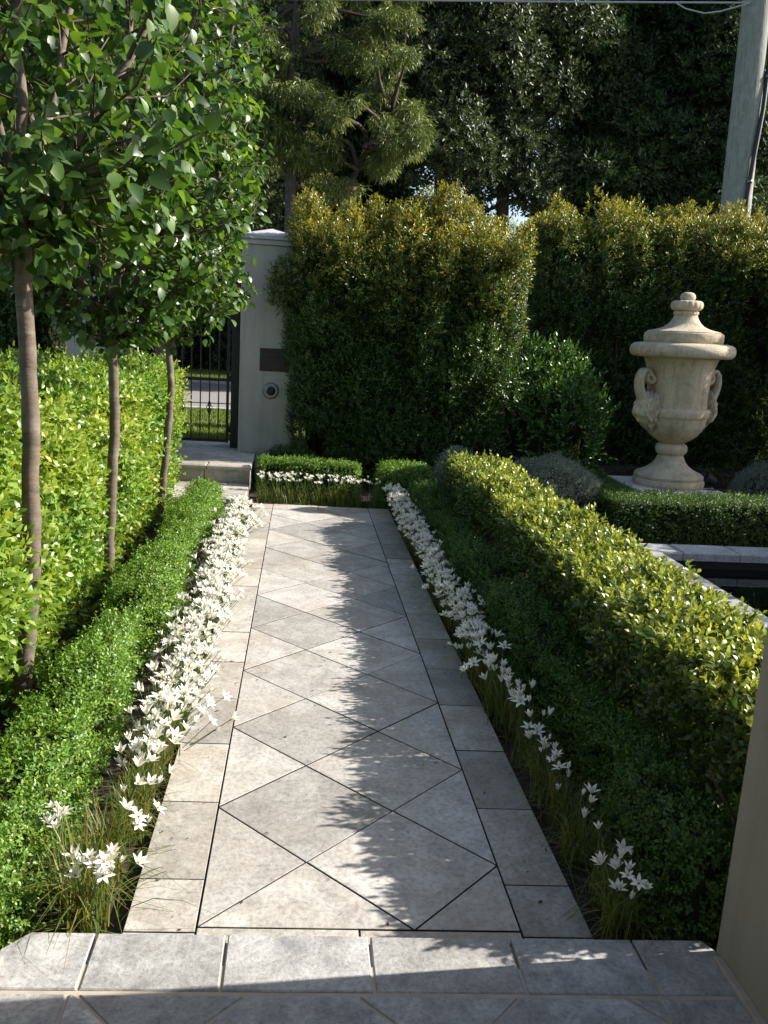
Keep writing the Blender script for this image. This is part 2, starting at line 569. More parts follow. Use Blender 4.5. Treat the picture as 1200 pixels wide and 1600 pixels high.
def core(name, b, r, amp, nsc, seed, inset, m, parent, amp2=0, step=.12):
    """solid dark mass for inner twigs, blocking light: the same lumpy box, inset"""
    x0, x1, y0, y1, z0, z1 = b
    bm = bmesh.new()
    nx, ny, nz = [max(2, int(math.ceil(q / step))) for q in (x1 - x0, y1 - y0, z1 - z0)]
    V, idx, F = [], {}, []
    def vid(i, j, k):
        if (i, j, k) not in idx:
            idx[(i, j, k)] = len(V)
            V.append((x0 + (x1 - x0) * i / nx, y0 + (y1 - y0) * j / ny, z0 + (z1 - z0) * k / nz))
        return idx[(i, j, k)]
    for j in range(ny):
        for k in range(nz):
            F.append([vid(0, j, k), vid(0, j, k + 1), vid(0, j + 1, k + 1), vid(0, j + 1, k)])
            F.append([vid(nx, j, k), vid(nx, j + 1, k), vid(nx, j + 1, k + 1), vid(nx, j, k + 1)])
    for i in range(nx):
        for k in range(nz):
            F.append([vid(i, 0, k), vid(i + 1, 0, k), vid(i + 1, 0, k + 1), vid(i, 0, k + 1)])
            F.append([vid(i, ny, k), vid(i, ny, k + 1), vid(i + 1, ny, k + 1), vid(i + 1, ny, k)])
        for j in range(ny):
            F.append([vid(i, j, nz), vid(i + 1, j, nz), vid(i + 1, j + 1, nz), vid(i, j + 1, nz)])
    bm.free()
    p = np.array(V)
    q = np.clip(p, [x0 + r, y0 + r, -9], [x1 - r, y1 - r, z1 - r])
    d = nrm(p - q)
    p = q + d * r
    dis = amp * (vnoise(p, nsc, seed) + .5 * vnoise(p, nsc * .45, seed + 3) - .75) * 2
    if amp2:
        dis = dis + amp2 * (vnoise(p, nsc * 3.2, seed + 7) - .5) * 2
    p = p + d * (dis - inset)[:, None]
    p[:, 2] = np.maximum(p[:, 2], z0)
    return link(name, np_mesh(name, p, None, np.array(F), (m,), True), parent)

G['inner'] = plain_mat('dark_core_fill', (.020, .026, .010), 1.0, .6, 40, bmp=1.0, bscale=60, spec=.03)  # solid dark fill in place of shaded twigs, added to block light

def twig_bag(starts, ends, r0, r1, rng, sides=4):
    B = Bag()
    for a, b in zip(starts, ends):
        m = (a + b) / 2 + rng.normal(0, .04, 3) * np.linalg.norm(b - a)
        B.add(tube([a, m, b], [r0, (r0 + r1) / 2, r1], sides))
    return B

def make_hedge(name, label, cat, b, nshoot, k, L, Wd, m, seed, r=.08, amp=.03, nsc=.25, amp2=0, depth=.09, length=.05,
               weights=(1, 1, 1, 1, 1), inset=.08, spread=(35, 75), quality=0, tint_fn=None, up=.5, group=None, has_core=True,
               stems=0, inner=0, step=.12, lvar=.35, lumps=()):
    rng = np.random.default_rng(seed)
    x0, x1, y0, y1, z0, z1 = b
    root = empty(name, label, cat, ((x0 + x1) / 2, (y0 + y1) / 2, 0), group)
    off = np.array(root.location)
    P, n = hedge_surface(nshoot, b, r, amp, nsc, rng, weights, seed, amp2)
    dep = rng.exponential(depth * .45, nshoot)
    dep = np.where(rng.random(nshoot) < .08, -rng.random(nshoot) * depth * .45, np.minimum(dep, depth * 1.6))
    P = P - n * dep[:, None]
    keep = rng.random(nshoot) < np.clip((vnoise(P, .16, seed + 31) * .65 + vnoise(P, .07, seed + 32) * .35 - .24) * 5, .38, 1)
    P, n, dep = P[keep], n[keep], dep[keep]; nshoot = len(P)
    A = nrm(n + np.array([0, 0, up]) + rng.normal(0, .45, (nshoot, 3)))
    P[:, 2] = np.maximum(P[:, 2], z0 + .01)
    ti = None if tint_fn is None else tint_fn(P, n, rng, dep)
    parts = [shoots(P - A * length * .6 - off, A, k, length, L, Wd, rng, spread, quality, ti, lvar)]
    for (lx, ly, lz, rx, ry, rz, cnt) in lumps:       # loose growth bulging out of the clipped face
        d = nrm(rng.normal(0, 1, (cnt, 3)))
        Q = np.array([lx, ly, lz]) + d * np.array([rx, ry, rz]) * (rng.random((cnt, 1)) ** .4) * (1 + .5 * (vnoise(d * 2 + lx + ly, .5, seed)[:, None] - .5))
        Q[:, 2] = np.maximum(Q[:, 2], .05)
        tl = None if tint_fn is None else tint_fn(Q, d, rng, np.zeros(cnt))
        parts.append(shoots(Q - off, nrm(d + np.array([.3, 0, up]) + rng.normal(0, .4, (cnt, 3))), k, length, L, Wd, rng, spread, quality, tl, lvar))
    if inner:
        Q = np.array([x0, y0, z0]) + (np.array([.05, .05, .05]) + .9 * rng.random((inner, 3))) * np.array([x1 - x0, y1 - y0, z1 - z0])
        A2 = nrm(rng.normal(0, 1, (inner, 3)) + np.array([0, 0, .6]))
        parts.append(shoots(Q - off, A2, k, length, L, Wd, rng, spread, 0, None, lvar))
    leaf_obj('foliage', parts, m, root, quality == 1)
    if has_core:
        bb = (x0 - off[0], x1 - off[0], y0 - off[1], y1 - off[1], z0, z1)
        # noise must be sampled in world space, so build there and shift
        c = core('opaque_core', b, r, amp, nsc, seed, inset, G['inner'], root, amp2, step)
        c.location = -Vector(off)
    if stems:
        st, en = [], []
        for i in range(stems):
            a = np.array([x0 + (x1 - x0) * (.25 + .5 * rng.random()), y0 + (y1 - y0) * (i + rng.random()) / stems, z0])
            for q in range(4):
                e = a + np.array([rng.normal(0, .3) * (x1 - x0), rng.normal(0, .12), (z1 - z0) * (.6 + .35 * rng.random())])
                st.append(a - off); en.append(e - off)
        o = link('stems', twig_bag(st, en, .008, .003, rng, 5).mesh('stems', G['twig']), root)
    return root

# ------------------------------------------------------------------ paving helpers
SH = -.0376                                    # the paving runs a little askew
def sk(x, y): return (x, y * 1.0048 + SH * x)

def clip_poly(poly, x0, x1, y0, y1):
    def cut(ps, f, inter):
        out = []
        for i, a in enumerate(ps):
            b = ps[(i + 1) % len(ps)]
            fa, fb = f(a), f(b)
            if fa >= 0: out.append(a)
            if (fa >= 0) != (fb >= 0):
                s = fa / (fa - fb)
                out.append((a[0] + (b[0] - a[0]) * s, a[1] + (b[1] - a[1]) * s))
        return out
    for f in (lambda p: p[0] - x0, lambda p: x1 - p[0], lambda p: p[1] - y0, lambda p: y1 - p[1]):
        poly = cut(poly, f, None)
        if len(poly) < 3: return []
    res = []
    for p in poly:
        if not res or (abs(p[0] - res[-1][0]) + abs(p[1] - res[-1][1])) > 1e-5: res.append(p)
    if len(res) > 1 and abs(res[0][0] - res[-1][0]) + abs(res[0][1] - res[-1][1]) < 1e-5: res.pop()
    return res if len(res) >= 3 else []

def inset_poly(ps, d):
    n = len(ps)
    area = sum(ps[i][0] * ps[(i + 1) % n][1] - ps[(i + 1) % n][0] * ps[i][1] for i in range(n)) / 2
    if area < 0: ps = ps[::-1]; area = -area
    if area < 4e-4: return []
    L = []
    for i in range(n):
        a, b = ps[i], ps[(i + 1) % n]
        dx, dy = b[0] - a[0], b[1] - a[1]
        l = math.hypot(dx, dy)
        nx, ny = -dy / l, dx / l
        L.append((a[0] + nx * d, a[1] + ny * d, dx, dy))
    out = []
    for i in range(n):
        p, q = L[i - 1], L[i]
        den = p[2] * q[3] - p[3] * q[2]
        if abs(den) < 1e-9: out.append((q[0], q[1])); continue
        s = ((q[0] - p[0]) * q[3] - (q[1] - p[1]) * q[2]) / den
        out.append((p[0] + p[2] * s, p[1] + p[3] * s))
    return out

def add_tiles(bm, polys, z, gap, bev=.004, thick=.03, rng=None, mi=0, skew=True, side=None):
    for ps in polys:
        a = inset_poly(ps, gap / 2)
        b = inset_poly(ps, gap / 2 + bev) if a else []
        if not b: continue
        dz = rng.uniform(-.0012, .0012) if rng else 0
        f = sk if skew else (lambda x, y: (x, y))
        rings = []
        for r, zz in ((a, z - thick), (a, z - bev + dz), (b, z + dz)):
            rings.append([bm.verts.new((*f(*p), zz)) for p in r])
        n = len(a)
        for u, v in ((0, 1), (1, 2)):
            for i in range(n):
                fc = bm.faces.new((rings[u][i], rings[u][(i + 1) % n], rings[v][(i + 1) % n], rings[v][i])); fc.material_index = mi if (u or side is None) else side
        fc = bm.faces.new(rings[2]); fc.material_index = mi

def rect(x0, x1, y0, y1): return [(x0, y0), (x1, y0), (x1, y1), (x0, y1)]
rr = random.Random(5)

# ------------------------------------------------------------------ ground
def ground():
    xs = sorted(set([-400, -60, -12] + [round(-4 + .25 * i, 3) for i in range(49)] + [12, 60, 400]))
    ys = sorted(set([-400, -60, -6] + [round(-2 + .25 * i, 3) for i in range(38)] + [7.34, 7.42, 8, 12, 60, 900]))
    rng = np.random.default_rng(2)
    V = []
    for y in ys:
        for x in xs:
            z = -.035 if y < 7.38 else .225
            if -4 < x < 8 and -2 < y < 7.2: z += (rng.random() - .5) * .03
            V.append((x, y, z))
    n = len(xs)
    F = [(j * n + i, j * n + i + 1, (j + 1) * n + i + 1, (j + 1) * n + i) for j in range(len(ys) - 1) for i in range(n - 1)]
    link('ground', np_mesh('ground', V, None, np.array(F), (G['soil'],), True), None, 'structure')
ground()

# ------------------------------------------------------------------ garden path
def garden_path():
    bm = bmesh.new()
    h = .283
    YE = 5.32
    dia = []
    for u in range(-1, 5):
        for v in range(-1, 21):
            if (u + v) % 2:
                ps = [((u - 1) * h, v * h), (u * h, (v - 1) * h), ((u + 1) * h, v * h), (u * h, (v + 1) * h)]
                c = clip_poly(ps, 0, .849, 0, YE)
                if c: dia.append(c)
    add_tiles(bm, dia, 0, .0056, .0012, .03, rr, 0, True, 2)
    bord = []
    y = .195 - .4
    ed = [-.02]
    while y < YE:
        if y > 0: ed.append(y)
        y += .4
    ed.append(YE)
    for a, b in zip(ed[:-1], ed[1:]):
        bord.append(rect(-.185, 0, a, b))
        bord.append(rect(.849, 1.04, a, b))
    for a, b in zip((-.185, 0, .4, .849), (0, .4, .849, 1.04)):
        bord.append(rect(a, b, YE, YE + .21))
    for a, b in zip((-.185, 0, .42, .849), (0, .42, .849, 1.04)):
        bord.append(rect(a, b, -.16, 0) if 0 <= a < .84 else rect(a, b, -.16, -.02))
    add_tiles(bm, bord, 0, .0056, .0012, .03, rr, 1, True, 2)
    ps = [bm.verts.new((*sk(*p), -.011)) for p in rect(-.183, 1.038, -.158, YE + .208)]
    f = bm.faces.new(ps); f.material_index = 2
    link('garden_path', bm_mesh('garden_path', bm, [G['path'], G['border'], G['joint']]), None, 'structure')
garden_path()

def porch():
    bm = bmesh.new()
    z = .06
    cop = []
    xs = [-.385, -.228, .086, .435, .787, 1.10, 1.285]
    for a, b in zip(xs[1:-2], xs[2:-1]): cop.append(rect(a, b, -.284, -.096))
    cop.append([(-.44, -.284), (-.228, -.284), (-.228, -.096), (-.385, -.096), (-.44, -.158)])
    cop.append([(1.10, -.284), (1.305, -.284), (1.305, -.135), (1.285, -.096), (1.10, -.096)])
    add_tiles(bm, cop, z, .007, .003, .045, rr, 0)
    til = []
    d = .31
    cx, cy = -.04, -.29 - .19
    for u in range(-3, 7):
        for v in range(-12, 3):
            if (u + v) % 2 == 0:
                x, y = cx + u * d, cy + v * d + d
                c = clip_poly([(x - d, y), (x, y - d), (x + d, y), (x, y + d)], -.245, 1.09, -2.9, -.29)
                if c: til.append(c)
    y = -.29
    while y > -2.8:
        til.append(rect(-.46, -.245, y - .35, y)); til.append(rect(1.09, 1.32, y - .35, y))
        y -= .35
    add_tiles(bm, til, z, .009, .002, .03, rr, 0)
    f = bm.faces.new([bm.verts.new((*sk(*p), z - .004)) for p in rect(-.46, 1.32, -2.9, -.2)]); f.material_index = 1
    # slab body under the tiles
    bm2 = [(*sk(x, y),) for x, y in rect(-.37, 1.31, -2.9, -.115)]
    lo = [bm.verts.new((*p, -.05)) for p in bm2]; hi = [bm.verts.new((*p, z - .012)) for p in bm2]
    for i in range(4):
        f = bm.faces.new((lo[i], lo[(i + 1) % 4], hi[(i + 1) % 4], hi[i])); f.material_index = 1
    f = bm.faces.new(hi); f.material_index = 1
    link('porch_floor', bm_mesh('porch_floor', bm, [G['porch'], G['grout']]), None, 'structure')
porch()

def landings():
    bm = bmesh.new()
    # lower landing
    tl = [rect(-.62, -.235, 5.18, 5.56), rect(-.62, -.235, 5.56, 5.94), rect(-1.02, -.62, 5.18, 5.40), rect(-1.02, -.62, 5.40, 5.70), rect(-1.02, -.62, 5.70, 5.94), rect(-1.45, -1.02, 5.18, 5.56), rect(-1.45, -1.02, 5.56, 5.94)]
    add_tiles(bm, tl, .105, .006, .004, .14, rr, 1, False)
    # upper landing: riser, nosing, paving
    add_tiles(bm, [rect(-.66, -.24, 5.965, 6.3), rect(-1.14, -.66, 5.965, 6.3), rect(-1.62, -1.14, 5.965, 6.3)], .228, .006, .003, .2, rr, 1, False)
    add_tiles(bm, [rect(-.64, -.23, 5.94, 6.14), rect(-1.13, -.64, 5.94, 6.14), rect(-1.62, -1.13, 5.94, 6.14)], .27, .006, .012, .04, rr, 1, False)
    til = []
    d = .283
    for u in range(-1, 8):
        for v in range(-1, 10):
            if (u + v) % 2 == 0:
                x, y = -1.62 + u * d, 6.14 + v * d
                c = clip_poly([(x - d, y), (x, y - d), (x + d, y), (x, y + d)], -1.62, -.235, 6.14, 7.75)
                if c: til.append(c)
    add_tiles(bm, til, .27, .006, .003, .04, rr, 0, False)
    box(bm, -1.6, -.25, 6.0, 7.73, -.03, .255)
    bm.faces.ensure_lookup_table()
    for f in bm.faces[-6:]: f.material_index = 2
    link('entry_steps', bm_mesh('entry_steps', bm, [G['path'], G['border'], G['joint']]), None, 'structure')
landings()

# mulch chips lying on the garden soil
def mulch():
    rng = np.random.default_rng(8)
    n = 5200
    P = np.concatenate([
        np.c_[rng.uniform(-1.15, -.2, 3600), rng.uniform(-.1, 5.1, 3600)],
        np.c_[rng.uniform(1.05, 1.5, 900), rng.uniform(-.1, 5.4, 900)],
        np.c_[rng.uniform(-.2, 1.6, 700), rng.uniform(5.55, 6.6, 700)]])
    pos = np.c_[P, rng.uniform(-.03, -.008, n)]
    a = rng.random(n) * 6.28
    tip = np.c_[np.cos(a), np.sin(a), rng.normal(0, .25, n)]
    nor = np.c_[rng.normal(0, .3, (n, 2)), np.ones(n)]
    L = rng.uniform(.015, .05, n)
    V, F, T = leaves(pos, tip, nor, L, L * rng.uniform(.25, .5, n), 0)
    o = link('bark_mulch', np_mesh('bark_mulch', V, F, None, (G['mulch'],)), None, 'stuff')
mulch()

# fallen petals, seed husks and bits of leaf on the stones
def litter():
    rng = np.random.default_rng(18)
    n = 150
    side = rng.random(n) < .5
    x = np.where(side, -.18 + rng.exponential(.10, n), 1.03 - rng.exponential(.10, n))
    x = np.where(rng.random(n) < .25, rng.uniform(-.1, .95, n), x)
    y = rng.uniform(-.02, 5.4, n)
    pos = np.c_[x, y * 1.0048 + SH * x, np.full(n, .003)]
    a = rng.random(n) * 6.28
    tip = np.c_[np.cos(a), np.sin(a), rng.normal(0, .08, n)]
    nor = np.c_[rng.normal(0, .2, (n, 2)), np.ones(n)]
    L = rng.uniform(.006, .022, n)
    V, F, T = leaves(pos, tip, nor, L, L * rng.uniform(.2, .5, n), 0)
    link('leaf_litter', np_mesh('leaf_litter', V, F, None, (G['mulch'],)), None, 'stuff')
litter()

# ------------------------------------------------------------------ porch walls at both sides
def porch_wall(name, label, x0, x1, y0, y1, z1):
    root = empty(name, label, 'wall', ((x0 + x1) / 2, (y0 + y1) / 2, 0))
    bm = bmesh.new()
    c = root.location
    box(bm, x0 - c.x, x1 - c.x, y0 - c.y, y1 - c.y, -.05, z1, .008, 2)
    o = link('rendered_wall', bm_mesh('rendered_wall', bm, G['render_dark']), root)
    bm = bmesh.new()
    s = -1 if x0 > 0 else 1
    e = x0 if x0 > 0 else x1
    xa, xb = sorted((e + s * .022 - c.x, e - c.x))
    box(bm, xa, xb, y0 - c.y, y1 - .03 - c.y, .058, .072, .002, 1)
    link('grout_fillet', bm_mesh('grout_fillet', bm, G['grout']), root)
    return root
porch_wall('porch_wall', 'beige rendered porch wall rising beside the right end of the front step', 1.302, 1.75, -3.2, -.185, 3.4)
porch_wall('porch_wall', 'sunlit edge of the rendered porch wall at the left end of the front step', -.95, -.438, -3.2, -.15, 3.4)

# ------------------------------------------------------------------ gate, pillars
def gate_pillar(label, cx, cy, w, z0, z1, rz=0, plates=False):
    root = empty('gate_pillar', label, 'gate pillar', (cx, cy, z0), 'rendered gate pillars', rz)
    hw = w / 2
    bm = bmesh.new()
    box(bm, -hw, hw, -hw, hw, -.3, z1 - z0, .006, 2)
    link('shaft', bm_mesh('shaft', bm, G['render']), root)
    bm = bmesh.new()
    H = z1 - z0
    for (a, q0, q1) in ((hw + .02, H, H + .05), (hw + .045, H + .05, H + .085)):
        box(bm, -a, a, -a, a, q0 + .001, q1, .004, 1)
    a = hw + .045
    vs = [bm.verts.new(p) for p in ((-a, -a, H + .086), (a, -a, H + .086), (a, a, H + .086), (-a, a, H + .086))]
    t = bm.verts.new((0, 0, H + .19))
    for i in range(4): bm.faces.new((vs[i], vs[(i + 1) % 4], t))
    bm.faces.new(vs)
    link('cap', bm_mesh('cap', bm, G['cap']), root)
    if plates:
        # recessed-looking metal plate
        bm = bmesh.new()
        box(bm, -.075, .225, -hw - .012, -hw + .002, .845, 1.075, .003, 1)
        pl = link('metal_plate', bm_mesh('metal_plate', bm, G['bronze']), root)
        bm = bmesh.new()
        box(bm, -.055, .205, -hw - .020, -hw - .0125, .99, 1.035, .002, 1)
        link('letter_flap', bm_mesh('letter_flap', bm, G['bronze']), pl)
        V, F = lathe([(0.03, 0), (.082, 0), (.084, .006), (.078, .014), (.058, .017), (.052, .012), (.048, .02), (.04, .024), (.0001, .026)], 40)
        o = link('intercom_ring', np_mesh('intercom_ring', V, None, F, (G['steel'],), True), root)
        o.rotation_euler = (PI / 2, 0, 0); o.location = (.045, -hw, .645)
        V, F = lathe([(.041, .022), (.04, .03), (.03, .035), (.0001, .037)], 32)
        q = link('intercom_button', np_mesh('intercom_button', V, None, F, (G['black'],), True), o)
    return root
gate_pillar('grey rendered gate pillar with pyramid cap, metal plate and round intercom', -.15, 7.22, .56, .27, 2.36, 0, True)
gate_pillar('shaded gate pillar half hidden behind the pear trees and hedge', -1.86, 7.27, .60, .27, 2.36)

def gate():
    root = empty('metal_gate', 'black wrought iron gate of thin upright bars beside the grey pillar', 'gate', (-1.0, 7.2, .27))
    def bars(name, lst, parent=root):
        bm = bmesh.new()
        for b in lst: box(bm, *b, .002, 1)
        return link(name, bm_mesh(name, bm, G['black']), parent)
    x0, x1 = -.53, .42
    bars('gate_post', [(x1 + .05, x1 + .13, -.04, .04, 0, 1.5)])
    bars('gate_post', [(x0 - .07, x0 - .01, -.03, .03, 0, 1.5)])
    bars('stile', [(x1, x1 + .028, -.016, .016, .05, 1.42)])
    bars('stile', [(x0, x0 + .028, -.016, .016, .05, 1.42)])
    for z in (.055, .70, 1.37):
        bars('rail', [(x0 + .029, x1 - .001, -.014, .014, z, z + .03)])
    n = 10
    for i in range(1, n):
        x = x0 + .014 + (x1 - x0) * i / n
        V, F = tube([(x, 0, .084), (x, 0, .4), (x, 0, .9), (x, 0, 1.372)], .0068, 8)
        b = link('bar', np_mesh('bar', V, None, F, (G['black'],), True), root)
        if i in (2, 5, 8):      # twisted basket on every third bar
            B = Bag()
            for s in range(4):
                pts = []
                for q in range(11):
                    f = q / 10
                    a = s * PI / 2 + f * PI
                    r = .026 * math.sin(PI * f) + .004
                    pts.append((x + r * math.cos(a), r * math.sin(a), .36 + .11 * f))
                B.add(tube(pts, .0042, 6))
            V, F = lathe([(.0001, -.012), (.012, -.006), (.014, 0), (.012, .006), (.0001, .012)], 12)
            for zz in (.355, .475): B.add((V + np.array([x, 0, zz]), F))
            link('basket', B.mesh('basket', G['black']), b)
    for z in (.16, .70, 1.25):
        bars('hinge', [(x1 + .0285, x1 + .05, -.012, .012, z, z + .06)])
gate()

# ------------------------------------------------------------------ beyond the gate: verge, road
box_obj('road', G['asphalt'], -60, 60, 11.6, 18.6, .1, .232, None, 'structure', 0)
for y in (11.45, 18.6):
    box_obj('kerb', G['kerb'], -60, 60, y, y + .15, .1, .30, None, 'structure', .015)
def lawn(y0, y1, n, seed, z, x0, x1):
    box_obj('verge', G['lawn'], -60, 60, y0, y1, .1, z, None, 'structure', 0)
    rng = np.random.default_rng(seed)
    pos = np.c_[rng.uniform(x0, x1, n), rng.uniform(y0 + .03, y1 - .03, n), np.full(n, z)]
    tip = np.c_[rng.normal(0, .5, (n, 2)), np.ones(n)]
    nor = np.c_[rng.normal(0, 1, (n, 2)), np.zeros(n)]
    L = rng.uniform(.04, .085, n)
    V, F, T = leaves(pos, tip, nor, L, L * .13 + .003, 0)
    o = link('grass', np_mesh('grass', V, F, None, (G['f_grass'],)), None, 'stuff')
lawn(7.78, 11.44, 60000, 3, .245, -3.2, .6)
lawn(18.76, 31, 60000, 4, .29, -8, 1.5)

# ------------------------------------------------------------------ clipped hedges
def t_random(p, base=0.0):
    return lambda P, n, rng, dep: np.where(rng.random(len(P)) < p, rng.random(len(P)) * .8, base)

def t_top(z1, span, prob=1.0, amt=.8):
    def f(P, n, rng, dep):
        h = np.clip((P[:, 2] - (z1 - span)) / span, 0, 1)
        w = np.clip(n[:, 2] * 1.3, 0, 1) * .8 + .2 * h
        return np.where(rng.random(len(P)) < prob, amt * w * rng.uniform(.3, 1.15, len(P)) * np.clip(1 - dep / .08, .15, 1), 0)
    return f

def t_patch(P, n, rng, dep):
    return np.clip((vnoise(P, .45, 21) - .40) * 2.4, 0, 1) * rng.uniform(.1, .9, len(P))
make_hedge('clipped_hedge', 'tall yellow-green leafy hedge behind the pear trunks at the left', 'hedge',
           (-2.5, -.91, -.35, 6.05, 0, 1.17), 17000, 7, .056, .028, G['f_tallbay'], 11, r=.14, amp=.055, nsc=.32, amp2=.05,
           depth=.17, length=.10, weights=(.05, 1.25, .3, .6, .8), inset=.17, spread=(25, 70), quality=1, tint_fn=t_patch, up=.35,
           lumps=((-.88, 1.42, .52, .11, .28, .26, 300), (-.86, .80, .62, .14, .30, .26, 400), (-.90, 2.15, .55, .10, .34, .40, 380), (-.90, 3.5, .5, .08, .3, .36, 220), (-.84, .2, .62, .13, .28, .3, 300)))
make_hedge('box_hedge', 'low bright green box hedge of lumpy mounds along the left flower strip', 'hedge',
           (-.635, -.425, -.1, 4.95, -.02, .31), 16500, 7, .022, .0125, G['f_box'], 12, r=.09, amp=.055, nsc=.24, amp2=.07,
           depth=.075, length=.042, weights=(.7, 1, 1, 1, 1.2), inset=.05, quality=0, tint_fn=t_random(.3), up=.5, step=.09)
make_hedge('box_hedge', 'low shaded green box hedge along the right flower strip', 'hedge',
           (1.20, 1.42, -.1, 5.55, -.02, .32), 16000, 7, .022, .0125, G['f_boxshade'], 13, r=.09, amp=.045, nsc=.24, amp2=.055,
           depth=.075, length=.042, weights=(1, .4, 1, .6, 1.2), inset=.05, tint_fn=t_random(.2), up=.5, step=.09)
make_hedge('box_hedge', 'small box hedge behind the back flower row, next to the landing', 'hedge',
           (-.16, .80, 5.80, 6.06, -.02, .36), 4200, 7, .019, .011, G['f_box'], 14, r=.06, amp=.015, nsc=.2,
           depth=.05, length=.03, weights=(1, 1, 1, .2, 1.2), inset=.05, tint_fn=t_random(.2), step=.08)
make_hedge('box_hedge', 'short box hedge curving between the back flower row and the right flower strip', 'hedge',
           (.93, 1.46, 5.58, 6.06, -.02, .38), 3600, 7, .019, .011, G['f_box'], 15, r=.14, amp=.02, nsc=.25,
           depth=.05, length=.03, weights=(1, .6, 1, .2, 1.2), inset=.05, tint_fn=t_random(.25), step=.08)
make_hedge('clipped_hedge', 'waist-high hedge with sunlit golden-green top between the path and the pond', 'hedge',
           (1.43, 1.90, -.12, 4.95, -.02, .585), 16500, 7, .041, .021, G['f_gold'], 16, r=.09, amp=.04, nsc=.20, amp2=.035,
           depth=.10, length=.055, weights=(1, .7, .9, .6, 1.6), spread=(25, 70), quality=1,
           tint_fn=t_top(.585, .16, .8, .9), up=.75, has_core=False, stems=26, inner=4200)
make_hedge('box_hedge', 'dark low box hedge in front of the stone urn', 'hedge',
           (2.80, 5.3, 4.60, 5.12, -.02, .35), 11000, 6, .018, .0105, G['f_boxshade'], 17, r=.05, amp=.012, nsc=.2,
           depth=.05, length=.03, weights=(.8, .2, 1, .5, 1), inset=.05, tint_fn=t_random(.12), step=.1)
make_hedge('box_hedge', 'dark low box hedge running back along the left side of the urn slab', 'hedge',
           (2.72, 3.2, 5.14, 6.3, -.02, .34), 6000, 6, .018, .0105, G['f_boxshade'], 18, r=.05, amp=.012, nsc=.2,
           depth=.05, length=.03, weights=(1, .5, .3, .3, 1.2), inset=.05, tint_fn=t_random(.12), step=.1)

def shrub(name, label, cat, c, R, nsh, k, L, Wd, m, seed, group=None, quality=0, up=.6, spread=(20, 60), tint_fn=None, length=.06, lump=.12, core_s=.8):
    """a rounded shrub: shoots over a lumpy dome around a solid dark core"""
    rng = np.random.default_rng(seed)
    root = empty(name, label, cat, (c[0], c[1], 0), group)
    d = nrm(rng.normal(0, 1, (nsh, 3)))
    d[:, 2] = np.abs(d[:, 2]) * np.where(rng.random(nsh) < .8, 1, -.6)
    d = nrm(d)
    lum = 1 + lump * (vnoise(d * 2 + seed, .6, seed) - .5) * 2 + lump * .6 * (vnoise(d * 5 + seed, .6, seed + 1) - .5) * 2
    rad = lum * (1 - rng.exponential(.07, nsh))
    P = np.array([0, 0, c[2]]) + d * np.array(R) * rad[:, None]
    P[:, 2] = np.maximum(P[:, 2], .01)
    A = nrm(d + np.array([0, 0, up]) + rng.normal(0, .4, (nsh, 3)))
    ti = None if tint_fn is None else tint_fn(P, d, rng, 1 - rad)
    leaf_obj('foliage', [shoots(P, A, k, length, L, Wd, rng, spread, quality, ti)], m, root, quality == 1)
    V, F = lathe([(max(1e-4, R[0] * core_s * math.sin(PI * i / 14)), c[2] - R[2] * core_s * math.cos(PI * i / 14)) for i in range(15)], 20)
    V[:, 1] *= R[1] / R[0]
    V *= (1 + .12 * (vnoise(V, .2, seed)[:, None] - .5) * np.array([1, 1, .5]))
    V[:, 2] = np.maximum(V[:, 2], -.02)
    link('opaque_core', np_mesh('opaque_core', V, None, F, (G['inner'],), True), root)
    return root

shrub('silver_shrub', 'rounded silver-grey shrub behind the golden hedge, left of the urn', 'shrub', (2.45, 5.35, .22), (.44, .36, .31), 5200, 6, .026, .008, G['f_grey'], 31, 'silver-grey shrubs', up=.8)
shrub('silver_shrub', 'small silver-grey shrub peeping out at the far left end of the golden hedge', 'shrub', (1.62, 5.42, .20), (.20, .2, .36), 1800, 6, .026, .008, G['f_grey'], 32, 'silver-grey shrubs', up=.8)
shrub('silver_shrub', 'silver-grey shrub right of the urn at the edge of the view', 'shrub', (4.85, 5.75, .22), (.42, .34, .30), 3600, 6, .026, .008, G['f_grey'], 33, 'silver-grey shrubs', up=.8)

# tall screening hedges at the back
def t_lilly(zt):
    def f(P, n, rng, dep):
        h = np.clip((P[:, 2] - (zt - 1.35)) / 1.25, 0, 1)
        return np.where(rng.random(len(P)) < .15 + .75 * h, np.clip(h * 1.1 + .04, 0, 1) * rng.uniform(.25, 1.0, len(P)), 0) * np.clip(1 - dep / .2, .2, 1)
    return f

